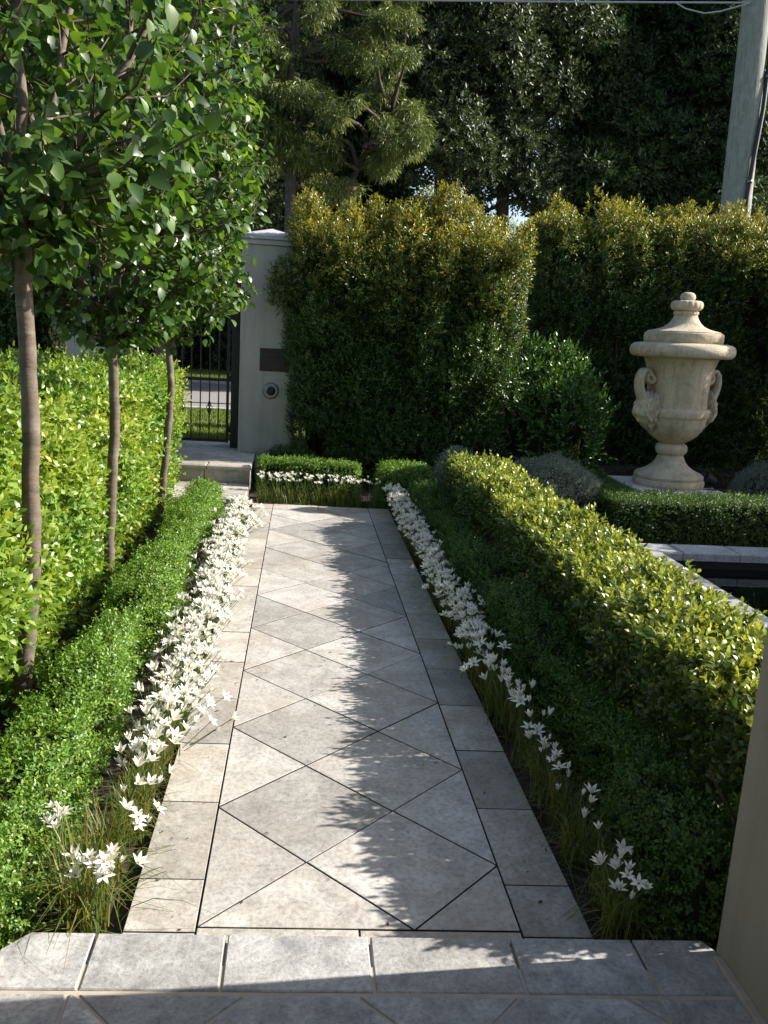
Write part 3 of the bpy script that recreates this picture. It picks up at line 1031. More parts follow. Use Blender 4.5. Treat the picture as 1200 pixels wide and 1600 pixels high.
def tall_hedge(label, b, nsh, seed, bumps, L=.05):
    """a loosely clipped tall hedge: rounded box of shoots plus upright leafy plumes along the top"""
    rng = np.random.default_rng(seed)
    x0, x1, y0, y1, z0, z1 = b
    root = empty('screen_hedge', label, 'hedge', ((x0 + x1) / 2, (y0 + y1) / 2, 0), 'tall screening hedges')
    off = np.array(root.location)
    P, n = hedge_surface(nsh, b, .25, .09, .50, rng, (1, 1, 1.1, .15, 1.2), seed, .07)
    dep = np.minimum(rng.exponential(.09, nsh), .32)
    P = P - n * dep[:, None]
    keep = rng.random(nsh) < np.clip((vnoise(P, .34, seed + 31) * .6 + vnoise(P, .13, seed + 32) * .4 - .30) * 5, .10, 1)
    P, n, dep = P[keep], n[keep], dep[keep]
    parts_P, parts_N, parts_D = [P], [n], [dep]
    for (bx, by, bz, br, bh, cnt0) in bumps:        # upright plumes and side lumps
        cnt = int(cnt0 * 2.2)
        d = nrm(rng.normal(0, 1, (cnt, 3)))
        q = np.array([bx, by, bz]) + d * np.array([br, br * .85, bh]) * (1 - rng.exponential(.12, cnt))[:, None] * (1 + .35 * (vnoise(d * 2.5 + bx, .5, seed)[:, None] - .5))
        parts_P.append(q); parts_N.append(d); parts_D.append(np.zeros(cnt) + .02)
    P = np.concatenate(parts_P); n = np.concatenate(parts_N); dep = np.concatenate(parts_D)
    P[:, 2] = np.maximum(P[:, 2], z0 + .02)
    A = nrm(n * .8 + np.array([0, 0, .75]) + rng.normal(0, .4, (len(P), 3)))
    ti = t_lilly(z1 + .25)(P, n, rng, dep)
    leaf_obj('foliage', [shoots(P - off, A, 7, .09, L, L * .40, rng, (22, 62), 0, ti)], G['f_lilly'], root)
    c = core('opaque_core', b, .25, .09, .50, seed, .22, G['inner'], root, .07, .25)
    c.location = -Vector(off)
    st = [np.array([x0 + (x1 - x0) * (i + .5) / 7, (y0 + y1) / 2 - .2, 0]) - off for i in range(7)]
    en = [s + np.array([rng.normal(0, .15), -.2, z1 * .55]) for s in st]
    link('stems', twig_bag(st, en, .03, .012, rng, 6).mesh('stems', G['twig']), root)
    return root

def plumes(n, x0, x1, y0, y1, z0, z1, seed):
    r3 = random.Random(seed)
    return [(r3.uniform(x0, x1), r3.uniform(y0, y1), r3.uniform(z0, z1), r3.uniform(.05, .14), r3.uniform(.12, .30), r3.randint(20, 60)) for _ in range(n)]
tall_hedge('tall lilly-pilly hedge block with bronze tips next to the gate pillar', (.10, 2.34, 6.55, 7.6, -.02, 2.48), 26000, 41,
           [(.20, 6.9, 2.50, .13, .34, 170), (.40, 7.0, 2.42, .10, .26, 110), (.62, 6.95, 2.48, .12, .28, 150), (.88, 6.9, 2.52, .11, .32, 150), (1.12, 7.0, 2.52, .11, .30, 140),
            (1.42, 6.95, 2.56, .16, .40, 300), (1.62, 6.9, 2.62, .17, .40, 300), (1.85, 7.0, 2.56, .16, .36, 260), (2.1, 6.95, 2.42, .15, .3, 220), (2.3, 6.75, 2.2, .14, .3, 200), (2.3, 6.7, 1.75, .13, .3, 150),
            (.05, 6.72, 1.95, .16, .25, 200)] + plumes(46, .2, 2.35, 6.42, 6.56, 1.0, 2.5, 431) + plumes(18, .2, 2.3, 6.7, 7.2, 2.42, 2.58, 411))
tall_hedge('long tall lilly-pilly hedge with golden top behind the stone urn', (2.66, 8.6, 7.5, 8.6, -.02, 2.95), 34000, 42,
           plumes(60, 2.95, 8.5, 7.6, 8.1, 2.9, 3.0, 421) + plumes(50, 2.95, 6.5, 7.38, 7.5, 1.7, 2.75, 432))

shrub('laurel_shrub', 'glossy dark broad-leaved shrub growing between the two tall hedges', 'shrub', (2.85, 7.15, .62), (.62, .50, .78), 1500, 7, .085, .034, G['f_laurel'], 51, None, 1, .8, (15, 55), None, .2, .25, .75)
# ground plants at the foot of the tall hedge
shrub('dark_shrub', 'small dark shrub at the foot of the gate pillar', 'shrub', (.12, 6.62, .12), (.26, .2, .26), 900, 6, .035, .014, G['f_lilly'], 52, None, 0, .6)

# hedges added right of the view to shade the urn court and pond
make_hedge('clipped_hedge', 'unseen hedge added beyond the pond to shade its coping', 'hedge',
           (4.75, 5.6, -1.0, 4.0, -.02, 1.55), 5000, 6, .06, .03, G['f_boxshade'], 61, r=.15, amp=.05, nsc=.4, depth=.1, length=.06, inset=.08, step=.25)
tall_hedge('tall hedge added right of the view to shade the urn', (5.35, 6.2, 5.25, 7.2, -.02, 2.72), 8000, 62, [], .07)
tall_hedge('dark boundary hedge behind the left hedge and the half hidden pillar', (-5.5, -2.25, 7.3, 8.2, -.02, 2.3), 7000, 63, [], .07)

# ------------------------------------------------------------------ pond
def pond():
    root = empty('garden_pond', 'square sunken pond with pale blue-grey stone coping beside the golden hedge', 'pond', (3.4, 2.2, 0))
    c = root.location
    x0, x1, y0, y1 = 2.44, 4.5, .2, 3.68
    w, z = .26, .20
    def cb(name, polys):
        bm = bmesh.new()
        add_tiles(bm, [[(p[0] - c.x, p[1] - c.y) for p in q] for q in polys], z, .006, .008, .055, rr, 0, False)
        return link(name, bm_mesh(name, bm, G['coping']), root)
    def run(a, b, step):
        n = max(1, round((b - a) / step)); return [(a + (b - a) * i / n, a + (b - a) * (i + 1) / n) for i in range(n)]
    cb('coping', [rect(a, b, y1 - w, y1) for a, b in run(x0, x1, .42)])
    cb('coping', [rect(a, b, y0, y0 + w) for a, b in run(x0, x1, .42)])
    cb('coping', [rect(x0, x0 + w, a, b) for a, b in run(y0 + w, y1 - w, .42)])
    cb('coping', [rect(x1 - w, x1, a, b) for a, b in run(y0 + w, y1 - w, .42)])
    bm = bmesh.new()
    o, i = .02, w - .03
    for q in ((x0 + o, x1 - o, y1 - i, y1 - o), (x0 + o, x1 - o, y0 + o, y0 + i), (x0 + o, x0 + i, y0 + i, y1 - i), (x1 - i, x1 - o, y0 + i, y1 - i)):
        box(bm, q[0] - c.x, q[1] - c.x, q[2] - c.y, q[3] - c.y, -.06, z - .05)
    link('pond_wall', bm_mesh('pond_wall', bm, G['pondwall']), root)
    bm = bmesh.new()
    bm.faces.new([bm.verts.new((x - c.x, y - c.y, .085)) for x, y in ((x0 + i, y0 + i), (x1 - i, y0 + i), (x1 - i, y1 - i), (x0 + i, y1 - i))])
    wo = link('pond_water', bm_mesh('pond_water', bm, G['water']), None, 'structure')
    wo.location = c
pond()

# ------------------------------------------------------------------ urn on its slab
box_obj('stone_slab', G['slab'], 3.23, 4.06, 5.16, 6.02, -.02, .325, None, None, .012)
tag(bpy.data.objects['stone_slab'], 'pale square stone slab under the urn, ringed by low hedge', 'plinth')

def urn():
    root = empty('garden_urn', 'large cream stone urn with lid and carved handles on a pale slab', 'urn', (3.66, 5.58, .325))
    root.rotation_euler = (0, -.02, math.radians(14))
    s = 1 / 762.0
    def pr(lst): return [(max(r, .05) * s, ((1450 - y) if y > 457 else 993 + (457 - y) * 1.12) * s) for r, y in lst]
    def part(name, prof, seg=72, wob=None):
        V, F = lathe(prof, seg, wob)
        me = np_mesh(name, V, None, F, (G['urn'],), True)
        me.set_sharp_from_angle(angle=math.radians(40))
        return link(name, me, root)
    part('foot', pr([(1, 1450), (238, 1450), (246, 1438), (248, 1420), (244, 1404), (232, 1396), (238, 1388), (238, 1376), (226, 1362), (196, 1350), (160, 1332), (128, 1308), (106, 1280), (92, 1252), (85, 1236), (84, 1228)]))
    part('knop', pr([(78, 1229), (92, 1228), (104, 1216), (109, 1198), (110, 1184), (105, 1166), (92, 1154), (78, 1151)]))
    part('bowl', pr([(76, 1152), (96, 1138), (130, 1118), (165, 1088), (192, 1052), (208, 1012), (214, 976), (216, 962), (210, 961)]))
    part('band', pr([(208, 964), (224, 961), (229, 950), (229, 912), (224, 903), (206, 900)]))
    part('body', pr([(204, 905), (203, 870), (204, 800), (208, 740), (216, 680), (228, 620), (246, 570), (258, 545), (262, 535)]))
    part('lip', pr([(255, 541), (300, 556), (328, 552), (343, 538), (350, 516), (350, 500), (342, 478), (322, 464), (290, 458), (255, 456)]))
    def egg(r, z, a, i): return r
    part('lid', pr([(258, 457), (262, 448), (264, 430), (264, 410), (258, 398), (246, 394), (246, 389), (236, 385), (198, 379), (158, 369), (124, 353), (101, 334), (86, 312), (77, 294), (78, 286), (74, 283), (66, 282)]))
    def gad(r, z, a, i): return r * (1 + .05 * abs(math.cos(8 * a)) * (1 if r > .1 else 0))
    part('lid_ring', pr([(66, 285), (80, 284), (80, 270), (74, 264), (90, 258), (102, 244), (104, 228), (98, 212), (84, 204), (50, 201)]), 96, gad)
    part('finial', pr([(44, 203), (50, 196), (52, 184), (49, 170), (38, 159), (20, 153), (1, 152)]))
    # scroll handles and masks on both sides
    for sgn in (-1, 1):
        pts, rad = [], []
        for q in range(26):           # small volute against the body
            f = q / 25
            a = 1.35 * 2 * PI * (1 - f) + .5
            r = 8 + 34 * f
            pts.append((222 + 26 - r * math.cos(a) * .9, 690 + r * math.sin(a)))
        path = pts + [(276, 645), (300, 650), (318, 676), (325, 715), (322, 760), (310, 796), (296, 824), (286, 850)]
        P3 = [(sgn * x * s, 0, (1450 - y) * s) for x, y in path]
        rad = np.concatenate([np.linspace(9, 22, 26), np.linspace(21, 26, 8)]) * s
        V, F = tube(P3, rad, 10)
        V[:, 1] *= 2.1                # flat, wide strap
        link('handle', np_mesh('handle', V, None, F, (G['urn'],), True), root)
        # carved mask: brow, nose, cheeks, curled mane and beard
        bm = bmesh.new()
        bmesh.ops.create_icosphere(bm, subdivisions=5, radius=1)
        vs = np.array([v.co[:] for v in bm.verts])
        f = vs[:, 0]                  # +x faces out
        y, z = vs[:, 1], vs[:, 2]
        face = np.clip(f, 0, 1)
        g = lambda cy, cz, sy, sz: np.exp(-((y - cy) / sy) ** 2 - ((z - cz) / sz) ** 2) * face
        dsp = .30 * g(0, .05, .16, .26) + .18 * (g(.3, .32, .22, .10) + g(-.3, .32, .22, .10)) - .16 * (g(.3, .14, .14, .10) + g(-.3, .14, .14, .10)) \
            + .14 * (g(.36, -.12, .2, .2) + g(-.36, -.12, .2, .2)) - .22 * g(0, -.36, .2, .07) + .16 * g(0, -.5, .25, .1)
        rim = np.clip(1 - face * 1.25, 0, 1)
        ang = np.arctan2(y, z)
        dsp = dsp + rim * (.16 * np.sin(ang * 11 + 6 * np.sin(f * 5)) + .22 * (vnoise(vs, .22, 9) - .5)) + .10 * (vnoise(vs, .12, 5) - .5)
        vs = vs * (1 + dsp)[:, None]
        low = np.clip(-z - .2, 0, 1)
        vs = vs * np.array([84, 92, 134]) * s
        vs[:, 0] -= low * 70 * s      # beard tucks under against the bowl
        vs = vs + np.array([244 * s, 0, (1450 - 920) * s])
        vs[:, 0] *= sgn
        for v, c in zip(bm.verts, vs): v.co = c
        link('mask', bm_mesh('mask', bm, G['urn'], True), root)
urn()

def spotlight():
    root = empty('garden_light', 'small dark garden spotlight on the slab right of the urn foot', 'light fitting', (4.02, 5.50, .325))
    V, F = lathe([(.0001, 0), (.05, 0), (.05, .012), (.02, .018), (.0001, .018)], 24)
    link('base', np_mesh('base', V, None, F, (G['black'],), True), root)
    V, F = lathe([(.0001, -.09), (.03, -.085), (.045, -.05), (.05, .06), (.055, .07), (.046, .07), (.04, .05), (.0001, .045)], 24)
    o = link('lamp_head', np_mesh('lamp_head', V, None, F, (G['conduit'],), True), root)
    o.location = (0, 0, .085); o.rotation_euler = (.3, -1.1, 0)
    B = Bag(); B.add(tube([(-.1, -.12, .004), (-.02, -.16, .006), (.06, -.12, .006), (.1, -.2, .005)], .006, 6))
    link('cable', B.mesh('cable', G['conduit']), root)
spotlight()

# ------------------------------------------------------------------ utility pole, wires
def pole():
    root = empty('utility_pole', 'weathered grey-green timber utility pole behind the tall hedge', 'utility pole', (6.03, 9.5, .2))
    V, F = tube([(0, 0, z) for z in (0, 1, 2, 3, 4, 5, 6, 7, 8.5)], np.linspace(.215, .165, 9), 20, .03, np.random.default_rng(3))
    root.rotation_euler.y = -.035
    link('pole_shaft', np_mesh('pole_shaft', V, None, F, (G['pole'],), True), root)
    V, F = tube([(.03, -.228, 0), (.03, -.222, 3.4), (.07, -.212, 3.9), (.15, -.165, 4.5), (.205, -.09, 5.2), (.20, -.03, 8)], .029, 10)
    cd = link('conduit', np_mesh('conduit', V, None, F, (G['conduit'],), True), root)
    for z, x, y in ((3.6, .045, -.218), (4.9, .183, -.127)):
        V, F = lathe([(.030, -.02), (.037, -.018), (.037, .018), (.030, .02)], 16)
        o = link('clamp', np_mesh('clamp', V, None, F, (G['steel'],), True), cd)
        o.location = (x, y, z)
pole()
def wire(label, pts, r):
    V, F = tube(pts, r, 6)
    o = link('power_line', np_mesh('power_line', V, None, F, (G['wire'],), True))
    tag(o, label, 'wire', 'overhead cables')
wire('straight pale cable strung across the very top of the view to the pole', [(-14, 9.4, 4.35), (-6, 9.4, 4.98), (1.19, 9.4, 5.575), (3.43, 9.4, 5.757), (5.72, 9.4, 5.955)], .011)
wire('short slack cable looping below the straight overhead cable near the pole', [(4.70, 9.38, 5.86), (4.85, 9.38, 5.80), (5.1, 9.38, 5.77), (5.3, 9.38, 5.81), (5.68, 9.38, 5.94)], .009)

# ------------------------------------------------------------------ pear trees
def interp_path(P, t):
    P = np.asarray(P); k = len(P) - 1
    x = np.clip(np.asarray(t) * k, 0, k - 1e-6); i = x.astype(int); f = (x - i)[..., None]
    return P[i] * (1 - f) + P[i + 1] * f

def pear_tree(label, base, trunk, r0, fork_limbs, zc, R, nt, seed, lf=.066):
    """trunk (list of local points), limbs: list of point lists, leafy twigs inside the crown envelope"""
    rng = np.random.default_rng(seed)
    root = empty('pear_tree', label, 'tree', base, 'pear trees along the left hedge')
    T = np.array(trunk)
    tt = np.linspace(0, 1, 24)
    TP = interp_path(T, tt) + rng.normal(0, .003, (24, 3))
    rad = np.interp(tt, [0, .03, .09, 1], [r0 * 1.7, r0 * 1.22, r0, r0 * .86])
    for kz in rng.uniform(.2, .9, 5): rad = rad * (1 + .10 * np.exp(-((tt - kz) / .02) ** 2))
    V, F = tube(TP, rad, 14, .05, rng)
    link('trunk', np_mesh('trunk', V, None, F, (G['bark_pear'],), True), root)
    limbs = []
    for pts, rl in fork_limbs:
        LP = interp_path(pts, np.linspace(0, 1, 14))
        LP[1:-1] += rng.normal(0, .010, (12, 3))
        V, F = tube(LP, np.linspace(rl, rl * .3, 14), 9, .05, rng)
        link('limb', np_mesh('limb', V, None, F, (G['bark_pear'],), True), root)
        limbs.append(LP)
    z0, z1 = zc
    LPall = np.concatenate(limbs)
    B = Bag(); lp, lt, ln = [], [], []
    c0 = T[-1]
    for i in range(nt):
        z = z0 + (z1 - z0) * rng.random()
        f = (z - z0) / (z1 - z0)
        prof = R * min(1, (.5 + 3.6 * f)) * (1 - .45 * max(0, (f - .6) / .4) ** 2)
        a = rng.random() * 2 * PI
        rr_ = prof * rng.random() ** .42 * (1 + .18 * rng.normal() * .5)
        tip = np.array([c0[0] + rr_ * math.cos(a), c0[1] + rr_ * math.sin(a), z])
        lo = LPall[:, 2] < tip[2] - .12
        cand = LPall[lo] if lo.any() else LPall
        s = cand[np.argmin(((cand - tip) ** 2).sum(1) + rng.random(len(cand)) * .05)]
        mid = (s + tip) / 2 + np.array([math.cos(a), math.sin(a), -.4]) * .06
        Q = np.array([s, mid, tip, tip + nrm(tip - mid) * .02])
        B.add(tube(interp_path(Q[:3], np.linspace(0, 1, 5)), np.linspace(.0055, .0022, 5), 5))
        ln_ = np.linalg.norm(tip - s)
        nn = int(np.clip(ln_ / .020, 10, 46))
        ts = 1 - rng.random(nn) ** 1.3 * min(.95, .5 / max(ln_, .1) + .25)
        pp = interp_path(Q[:3], ts) + rng.normal(0, .03, (nn, 3))
        lp.append(pp)
        out = np.array([math.cos(a), math.sin(a), 0])
        d = nrm(rng.normal(0, .75, (nn, 3)) + out * .7 + np.array([0, 0, -.35]))
        lt.append(d)
        ln.append(nrm(out * .5 + np.array([0, 0, .7]) + rng.normal(0, .55, (nn, 3))))
    link('twigs', B.mesh('twigs', G['twig']), root)
    pos, tip, nor = np.concatenate(lp), np.concatenate(lt), np.concatenate(ln)
    n = len(pos)
    L = lf * rng.uniform(.5, 1.18, n)
    ti = np.where(rng.random(n) < .10, rng.random(n) * .7, rng.random(n) * .12)
    # petiole: start the blade a little away from the twig
    leaf_obj('crown', [leaves(pos + tip * .018, tip, nor, L, L * rng.uniform(.6, .76, n), 2, .20, .22, ti)], G['f_pear'], root, True)
    return root

def limb_fan(c, z_top, R, n, seed, r=.03):
    rng = np.random.default_rng(seed); out = []
    c = np.array(c)
    for i in range(n):
        a = i * 2 * PI / n + rng.normal(0, .25)
        rad = R * rng.uniform(.35, .7)
        e = np.array([c[0] + rad * math.cos(a), c[1] + rad * math.sin(a), z_top * rng.uniform(.8, 1)])
        m = c + np.array([rad * .75 * math.cos(a), rad * .75 * math.sin(a), (e[2] - c[2]) * .32])
        out.append(([c, m, (m + e) / 2 + rng.normal(0, .03, 3), e], r * rng.uniform(.8, 1.1)))
    return out

# nearest pear: trunk forks at head height into a left leader and a right limb
t1 = [(-.0, 0, -.02), (.055, 0, .45), (.068, 0, .9), (.070, 0, 1.3), (.062, 0, 1.66), (.062, 0, 1.80)]
c1 = np.array(t1[-1])
l1 = [([c1, c1 + [.0, .0, .25], c1 + [.005, .02, .7], c1 + [.05, .05, 2.0]], .026),
      ([c1 + [.005, 0, -.06], c1 + [.085, .0, .14], c1 + [.25, .01, .40], c1 + [.34, .02, .57], c1 + [.50, .03, .90], c1 + [.62, .05, 1.7]], .025),
      ([c1 + [0, 0, .05], c1 + [-.12, .03, .3], c1 + [-.3, .05, .8], c1 + [-.4, .05, 1.8]], .022),
      ([c1 + [0, 0, .1], c1 + [.05, .2, .45], c1 + [.1, .42, 1.0], c1 + [.1, .5, 1.9]], .02),
      ([c1 + [0, 0, .1], c1 + [-.05, -.15, .5], c1 + [-.05, -.3, 1.0], c1 + [0, -.35, 1.8]], .018)]
pear_tree('nearest pear tree with thick forked trunk at the far left', (-.83, 1.23, 0), t1, .032, l1, (1.72, 4.0), .66, 310, 71, .070)
t2 = [(0, 0, -.02), (.015, 0, .45), (.045, 0, 1.0), (.035, 0, 1.42)]
pear_tree('middle pear tree of the row, its trunk forking just above the hedge top', (-.86, 2.90, 0), t2, .030, limb_fan(t2[-1], 4.3, .75, 6, 5) + [([np.array(t2[-1]) + [0, 0, -.08], np.array([-.05, 0, 1.50]), np.array([-.3, 0, 1.75]), np.array([-.5, 0, 2.6])], .02)], (1.52, 4.4), .74, 640, 72, .062)
t3 = [(0, 0, -.02), (.05, 0, .5), (.09, 0, 1.08), (.06, 0, 1.38)]
pear_tree('farthest pear tree of the row, nearest the black gate', (-.865, 4.68, 0), t3, .028, limb_fan(t3[-1], 4.3, .75, 6, 8) + [([np.array(t3[-1]) + [0, 0, -.06], np.array([.17, 0, 1.50]), np.array([.4, 0, 1.8]), np.array([.5, 0, 2.6])], .02)], (1.56, 4.4), .70, 640, 73, .062)

# ------------------------------------------------------------------ rain lilies
def blade_mesh(seed, n=75, hmin=.13, hmax=.27, out=.12):
    rng = np.random.default_rng(seed)
    V, F, T = [], [], []
    for i in range(n):
        a = rng.random() * 6.28
        b = np.array([rng.normal(0, .028), rng.normal(0, .035), -.02])
        h = rng.uniform(hmin, hmax); o = rng.uniform(.02, out)
        if rng.random() < .12: h *= .45; o *= 1.7
        w = rng.uniform(.0018, .0030)
        d = np.array([math.cos(a), math.sin(a), 0]); s = np.array([-math.sin(a), math.cos(a), 0])
        base = len(V)
        ti = rng.random() ** 4
        for q in range(6):
            f = q / 5
            c = b + d * o * f ** 2 + np.array([0, 0, h * (f - .28 * f ** 3 * (o / .08))])
            ww = w * (1 - .85 * f)
            V += [c - s * ww, c + s * ww]; T += [ti * .9 * f] * 2
            if q: F.append((base + 2 * q - 2, base + 2 * q - 1, base + 2 * q + 1, base + 2 * q))
    return np_mesh('leaves', V, None, np.array(F), (G['f_lily'],), False, T)

def flower_mesh(seed, openness, stem=.17, size=.034):
    rng = np.random.default_rng(seed)
    a = np.arange(6) * PI / 3 + rng.normal(0, .08, 6)
    al = np.radians(openness + np.where(np.arange(6) % 2, 4, -4) + rng.normal(0, 5, 6))
    R = np.c_[np.cos(a), np.sin(a), np.zeros(6)]
    tip = R * np.sin(al)[:, None] + np.array([0, 0, 1]) * np.cos(al)[:, None]
    nor = -R * np.cos(al)[:, None] + np.array([0, 0, 1]) * np.sin(al)[:, None]
    L = size * rng.uniform(.92, 1.08, 6)
    V, F3, _ = leaves(R * .003, tip, nor, L, L * .40, 2, .30, .06)
    mi = [0] * len(F3)
    Vs, F4, n = [V], [], len(V)
    for k in range(6):             # stamens
        b = k * PI / 3 + .4
        v, f = tube([(0, 0, .003), (.004 * math.cos(b), .004 * math.sin(b), .010), (.006 * math.cos(b), .006 * math.sin(b), .017)], [.0005, .0005, .0011], 4)
        Vs.append(v); F4.append(f + n); n += len(v); mi += [1] * len(f)
    bx, by = rng.normal(0, .006, 2)
    v, f = tube([(bx, by, -stem), (bx * .5, by * .5, -stem * .5), (0, 0, -.012), (0, 0, .004)], [.0016, .0015, .0014, .0034], 5)
    Vs.append(v); F4.append(f + n); mi += [2] * len(f)
    return np_mesh('flower', np.concatenate(Vs), F3, np.concatenate(F4), (G['petal'], G['yellow'], G['stem']), True, None, mi)

BL = [blade_mesh(100 + i) for i in range(6)]
BLL = [blade_mesh(120 + i, 130, .18, .34, .22) for i in range(3)]
FLW = [flower_mesh(140 + i, op) for i, op in enumerate((20, 26, 32, 38, 44, 54))]
FLW += [flower_mesh(150, 7, .17, .027), flower_mesh(151, 14, .17, .030), flower_mesh(152, 72, .17, .031)]
rg = random.Random(77)
def clump(x, y, nf, label, group, sx=.07, sy=.075, zr=(.17, .25), lean=(0, 0), wild=False, scale=1.0):
    root = empty('rain_lily', label, 'flower clump', (x, y, -.01), group)
    b = link('leaves', rg.choice(BLL if wild else BL), root)
    b.rotation_euler.z = rg.random() * 6.28
    b.scale = (scale,) * 3
    for i in range(nf):
        f = link('flower', rg.choice(FLW), root)
        f.location = (rg.gauss(0, sx * .6) + lean[0], rg.uniform(-sy, sy) + lean[1], rg.uniform(*zr))
        d = Vector((f.location.x * .9 + rg.gauss(0, .02), f.location.y * .7 + rg.gauss(0, .02), .17))
        f.rotation_euler = (d.to_track_quat('Z', 'Y') @ Euler((0, 0, rg.random() * 6.28)).to_quaternion()).to_euler()
        q = rg.uniform(.72, 1.15) * (.86 if wild else 1); f.scale = (q, q, q)
    return root

LG = 'rain lilies in the left flower strip'
RG = 'rain lilies in the right flower strip'
BG_ = 'rain lilies in the back flower row'
LD = 'white rain lily clump in the dense flower strip left of the path'
RD = 'white rain lily clump in the shaded flower strip right of the path'
BD = 'white rain lily clump in the straight row before the small back hedge'
y = .78
while y < 4.62:
    clump(-.262 + rg.gauss(0, .015), y, rg.randint(33, 38) if y > 1.0 else 30, LD, LG, .105, .08, (.14, .25), (.05, 0))
    y += .14
clump(-.26, .62, 26, 'bushy white rain lily clump fourth from the front step on the left', LG, .07, .07, (.17, .25), (.03, -.04), True, .8)
clump(-.265, .44, 8, 'sparse rain lily clump third from the front step on the left', LG, .06, .06, (.16, .24), (.06, 0), True, .9)
clump(-.285, .26, 6, 'rain lily clump with long arching blades over the left border stones', LG, .06, .06, (.12, .2), (.09, 0), True, 1.0)
clump(-.29, .06, 13, 'grassy rain lily clump touching the left end of the front step', LG, .06, .05, (.16, .22), (.05, -.04), True, 1.2)
clump(-.375, .17, 9, 'rain lily clump with faded heads against the left box hedge', LG, .02, .03, (.2, .27), (-.015, 0), True, .8)
y = 1.22
while y < 5.45:
    clump(1.115 + rg.gauss(0, .012), y, rg.randint(23, 27) if y > 1.6 else 10, RD, RG, .08, .08, (.15, .25), (-.04, 0))
    y += .14
for y, n, lab in ((1.06, 13, 'small rain lily clump where the right flower strip starts thinning out'), (.88, 8, 'sparse rain lily clump halfway along the thin front end of the right strip'),
                  (.68, 7, 'rain lily clump beside the fourth right border stone from the step'), (.50, 6, 'rain lily clump beside the third right border stone from the step'),
                  (.30, 4, 'rain lily clump with a few open stars beside the second right border stone'), (.10, 4, 'grassy rain lily clump with long blades trailing onto the right border stones'),
                  (-.04, 12, 'rain lily clump bunched against the right end of the front step')):
    clump(1.125, y, n, lab, RG, .04, .07, (.15, .24), (-.02, -.02), y < .75, .85)
x = -.10
while x < .95:
    clump(x, 5.64, rg.randint(9, 11), BD, BG_, .07, .05, (.2, .27), (0, 0))
    x += .125

# ------------------------------------------------------------------ trees across the street
def bg_tree(name, label, base, trunks, clumps, nsh, k, L, Wd, m, seed, group=None, weep=False, up=.4, spread=(25, 70), fill=.5, tint_p=.2):
    """trunks: list of (points, r); clumps: list of (x,y,z,rx,rz) in world space"""
    rng = np.random.default_rng(seed)
    root = empty(name, label, 'tree', base, group)
    off = np.array(base)
    B = Bag()
    for pts, r in trunks:
        P = interp_path(np.array(pts) - off, np.linspace(0, 1, 10)); P[1:-1] += rng.normal(0, .03, (8, 3))
        B.add(tube(P, np.linspace(r, r * .35, 10), 9, .08, rng))
    # limbs to the clumps
    tops = np.concatenate([interp_path(np.array(p), np.linspace(.35, 1, 8)) for p, r in trunks])
    for (x, y, z, rx, rz) in clumps:
        e = np.array([x, y, z])
        s = tops[np.argmin(((tops - e) ** 2).sum(1) + np.where(tops[:, 2] > z + .2, 9, 0))]
        m_ = (s + e) / 2 + rng.normal(0, .12, 3)
        B.add(tube(interp_path([s - off, m_ - off, e - off], np.linspace(0, 1, 6)), np.linspace(.05, .014, 6), 6))
    link('trunk', B.mesh('trunk', G['bark_dark']), root)
    vol = np.array([c[3] ** 2 for c in clumps]); vol = vol / vol.sum()
    idx = rng.choice(len(clumps), nsh, p=vol)
    C = np.array([c[:3] for c in clumps])[idx]; Rr = np.array([(c[3], c[3], c[4]) for c in clumps])[idx]
    d = nrm(rng.normal(0, 1, (nsh, 3)))
    lum = 1 + .5 * (vnoise(d * 2.2 + C, .7, seed) - .5) + .35 * (vnoise(d * 5 + C, .6, seed + 1) - .5)
    q = np.where(rng.random(nsh) < fill, rng.random(nsh) ** .5, 1 - rng.exponential(.05, nsh))
    P = C + d * Rr * (lum * q)[:, None]
    ti = np.where(rng.random(nsh) < tint_p, rng.random(nsh), 0) * np.clip(q, 0, 1)
    if weep:
        A = nrm(d * .45 + np.array([0, 0, -.9]) + rng.normal(0, .42, (nsh, 3)))
    else:
        A = nrm(d + np.array([0, 0, up]) + rng.normal(0, .4, (nsh, 3)))
    leaf_obj('crown', [shoots(P - off, A, k, L * 1.3, L, Wd, rng, spread, 0, ti, .35, .05)], m, root)
    return root

def euc_tufts():
    r4 = random.Random(12)
    out = []
    for (x, y, z, rx, rz, n) in ((-.4, 12.8, 6.0, .5, .45, 9), (.9, 12.9, 6.4, .6, .5, 11), (-.5, 12.9, 4.9, .4, .5, 8), (.5, 12.7, 4.95, .5, .6, 10), (1.9, 12.8, 5.05, .28, .22, 4),
                                 (1.5, 12.8, 4.55, .36, .25, 5), (1.4, 13.1, 5.9, .35, .3, 4), (-1.2, 13, 6.3, .5, .5, 7), (-1.0, 13.3, 5.1, .4, .6, 6), (.2, 13.2, 7.4, .8, .5, 10), (1.5, 13.2, 7.3, .5, .4, 5), (-1.2, 13.4, 7.5, .6, .5, 6), (.4, 13.1, 4.2, .4, .25, 5)):
        for _ in range(int(n * 1.7)):
            r = r4.uniform(.09, .22)
            out.append((x + r4.gauss(0, rx * .68), y + r4.gauss(0, .35), z + r4.gauss(0, rz * .62), r, r * r4.uniform(.7, 1.1)))
    return out
def cl(lst): return [(x, y, z, r * .82, r * .82 * s) for x, y, z, r, s in lst]
bg_tree('eucalypt_tree', 'olive-green weeping eucalypt across the street above the gate pillar', (-.1, 13.2, .2),
        [([(-.1, 13.2, .1), (-.15, 13.1, 2), (-.1, 13, 3.8), (-.15, 13, 5.3), (.0, 13, 7.5)], .13), ([(.35, 13.3, .1), (.5, 13.2, 2.8), (.9, 13.1, 4.1), (1.5, 13.1, 5.2)], .09)],
        euc_tufts(), 
        15000, 6, .13, .021, G['f_euc'], 81, None, True, 0, (6, 48), .5, .4)

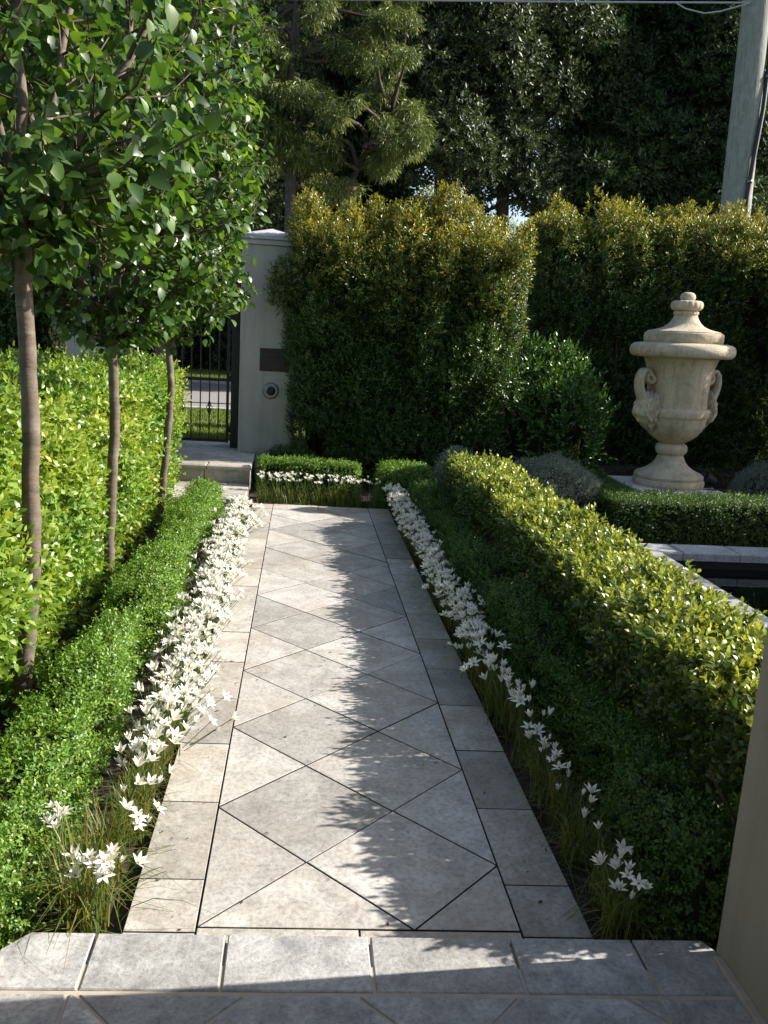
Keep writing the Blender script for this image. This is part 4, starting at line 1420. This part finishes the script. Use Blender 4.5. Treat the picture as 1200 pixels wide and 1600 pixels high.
def dark_tree(label, x, y, h, w, zb, n, seed, m='f_dark', L=.11, kind='evergreen_tree', trunk_r=.2, group='evergreens across the street'):
    r2 = random.Random(seed)
    cs = []
    k = int(7 + w * 3.2)
    for i in range(k):
        z = zb + (h - zb) * (i + .5) / k
        f = (z - zb) / (h - zb)
        rr_ = w * (.55 + .5 * math.sin(PI * min(1, f * .9 + .12)))
        for q in range(3):
            a = r2.random() * 6.28
            d = rr_ * r2.uniform(.25, .85)
            cs.append((x + d * math.cos(a), y + d * math.sin(a) * .7, z + r2.uniform(-.3, .3), rr_ * r2.uniform(.38, .62), rr_ * r2.uniform(.3, .5)))
    return bg_tree(kind, label, (x, y, .2), [([(x, y, .1), (x + .1, y, h * .3), (x - .1, y, h * .6), (x, y, h * .93)], trunk_r)], cs, int(n * 1.5), 7, L * 1.3, L * .55, G[m], seed, group, False, .3, (20, 75), .45, .12)

dark_tree('tall dark evergreen with small silvery leaves right behind the eucalypt', 2.95, 16.6, 11.0, 1.5, 4.9, 6500, 91)
dark_tree('broad dark evergreen whose silver-flecked crown hangs over the bright sky gap', 4.45, 17.4, 11.5, 1.45, 4.45, 7000, 92)
dark_tree('blackish evergreen half hidden behind the pear crowns', -2.6, 15.5, 10.5, 1.7, 2.2, 6000, 93)
dark_tree('blackish evergreen seen between the eucalypt and the pear crown', -1.0, 17.6, 11, 1.4, 2.2, 5000, 94)
dark_tree('blackish evergreen at the far upper left behind the nearest pear', -5.4, 16.2, 10.5, 1.8, 2.0, 6000, 95)
for i, (x, y, lab) in enumerate(((6.65, 17.8, 'dark conifer next to the bright sky gap'), (7.7, 18.6, 'dark conifer midway between the sky gap and the utility pole'),
                                 (9.2, 18.0, 'dark conifer just left of the utility pole'), (10.8, 18.6, 'dark conifer behind and right of the utility pole'))):
    dark_tree(lab, x, y, 12, 1.35, 2.2, 6500, 101 + i, 'f_conifer', .13, 'conifer_tree', .16, 'conifers across the street')
for i, (x, w_, zb, lab) in enumerate(((-7.4, 2.2, 2, 'distant dark tree at the far left behind the pear crowns'), (-3.6, 2.2, 2.4, 'distant dark tree behind the left evergreens'), (-.2, 2.0, 2.4, 'distant dark tree behind the eucalypt trunk'),
                                      (2.3, 1.9, 2.2, 'distant dark tree left of the bright sky gap'), (9.9, 2.2, 2.2, 'distant dark tree behind the first conifers'), (12.6, 2.2, 2.2, 'distant dark tree behind the utility pole'))):
    dark_tree(lab, x, 23.5, 14, w_, zb, 6500, 111 + i, 'f_conifer', .22, 'distant_tree', .25, 'distant trees')
shrub('verge_shrub', 'shaded leafy shrub on the far verge seen through the gate bars', 'shrub', (-3.6, 24.5, .9), (2.4, 1.0, 1.5), 2600, 6, .16, .07, G['f_dark'], 121, None, 0, .5, (25, 70), None, .3)
shrub('verge_shrub', 'dark shrub on the far verge behind the gate pillar', 'shrub', (-1.0, 23.6, 1.0), (1.4, 1.0, 1.7), 1800, 6, .16, .07, G['f_dark'], 122, None, 0, .5, (25, 70), None, .3)
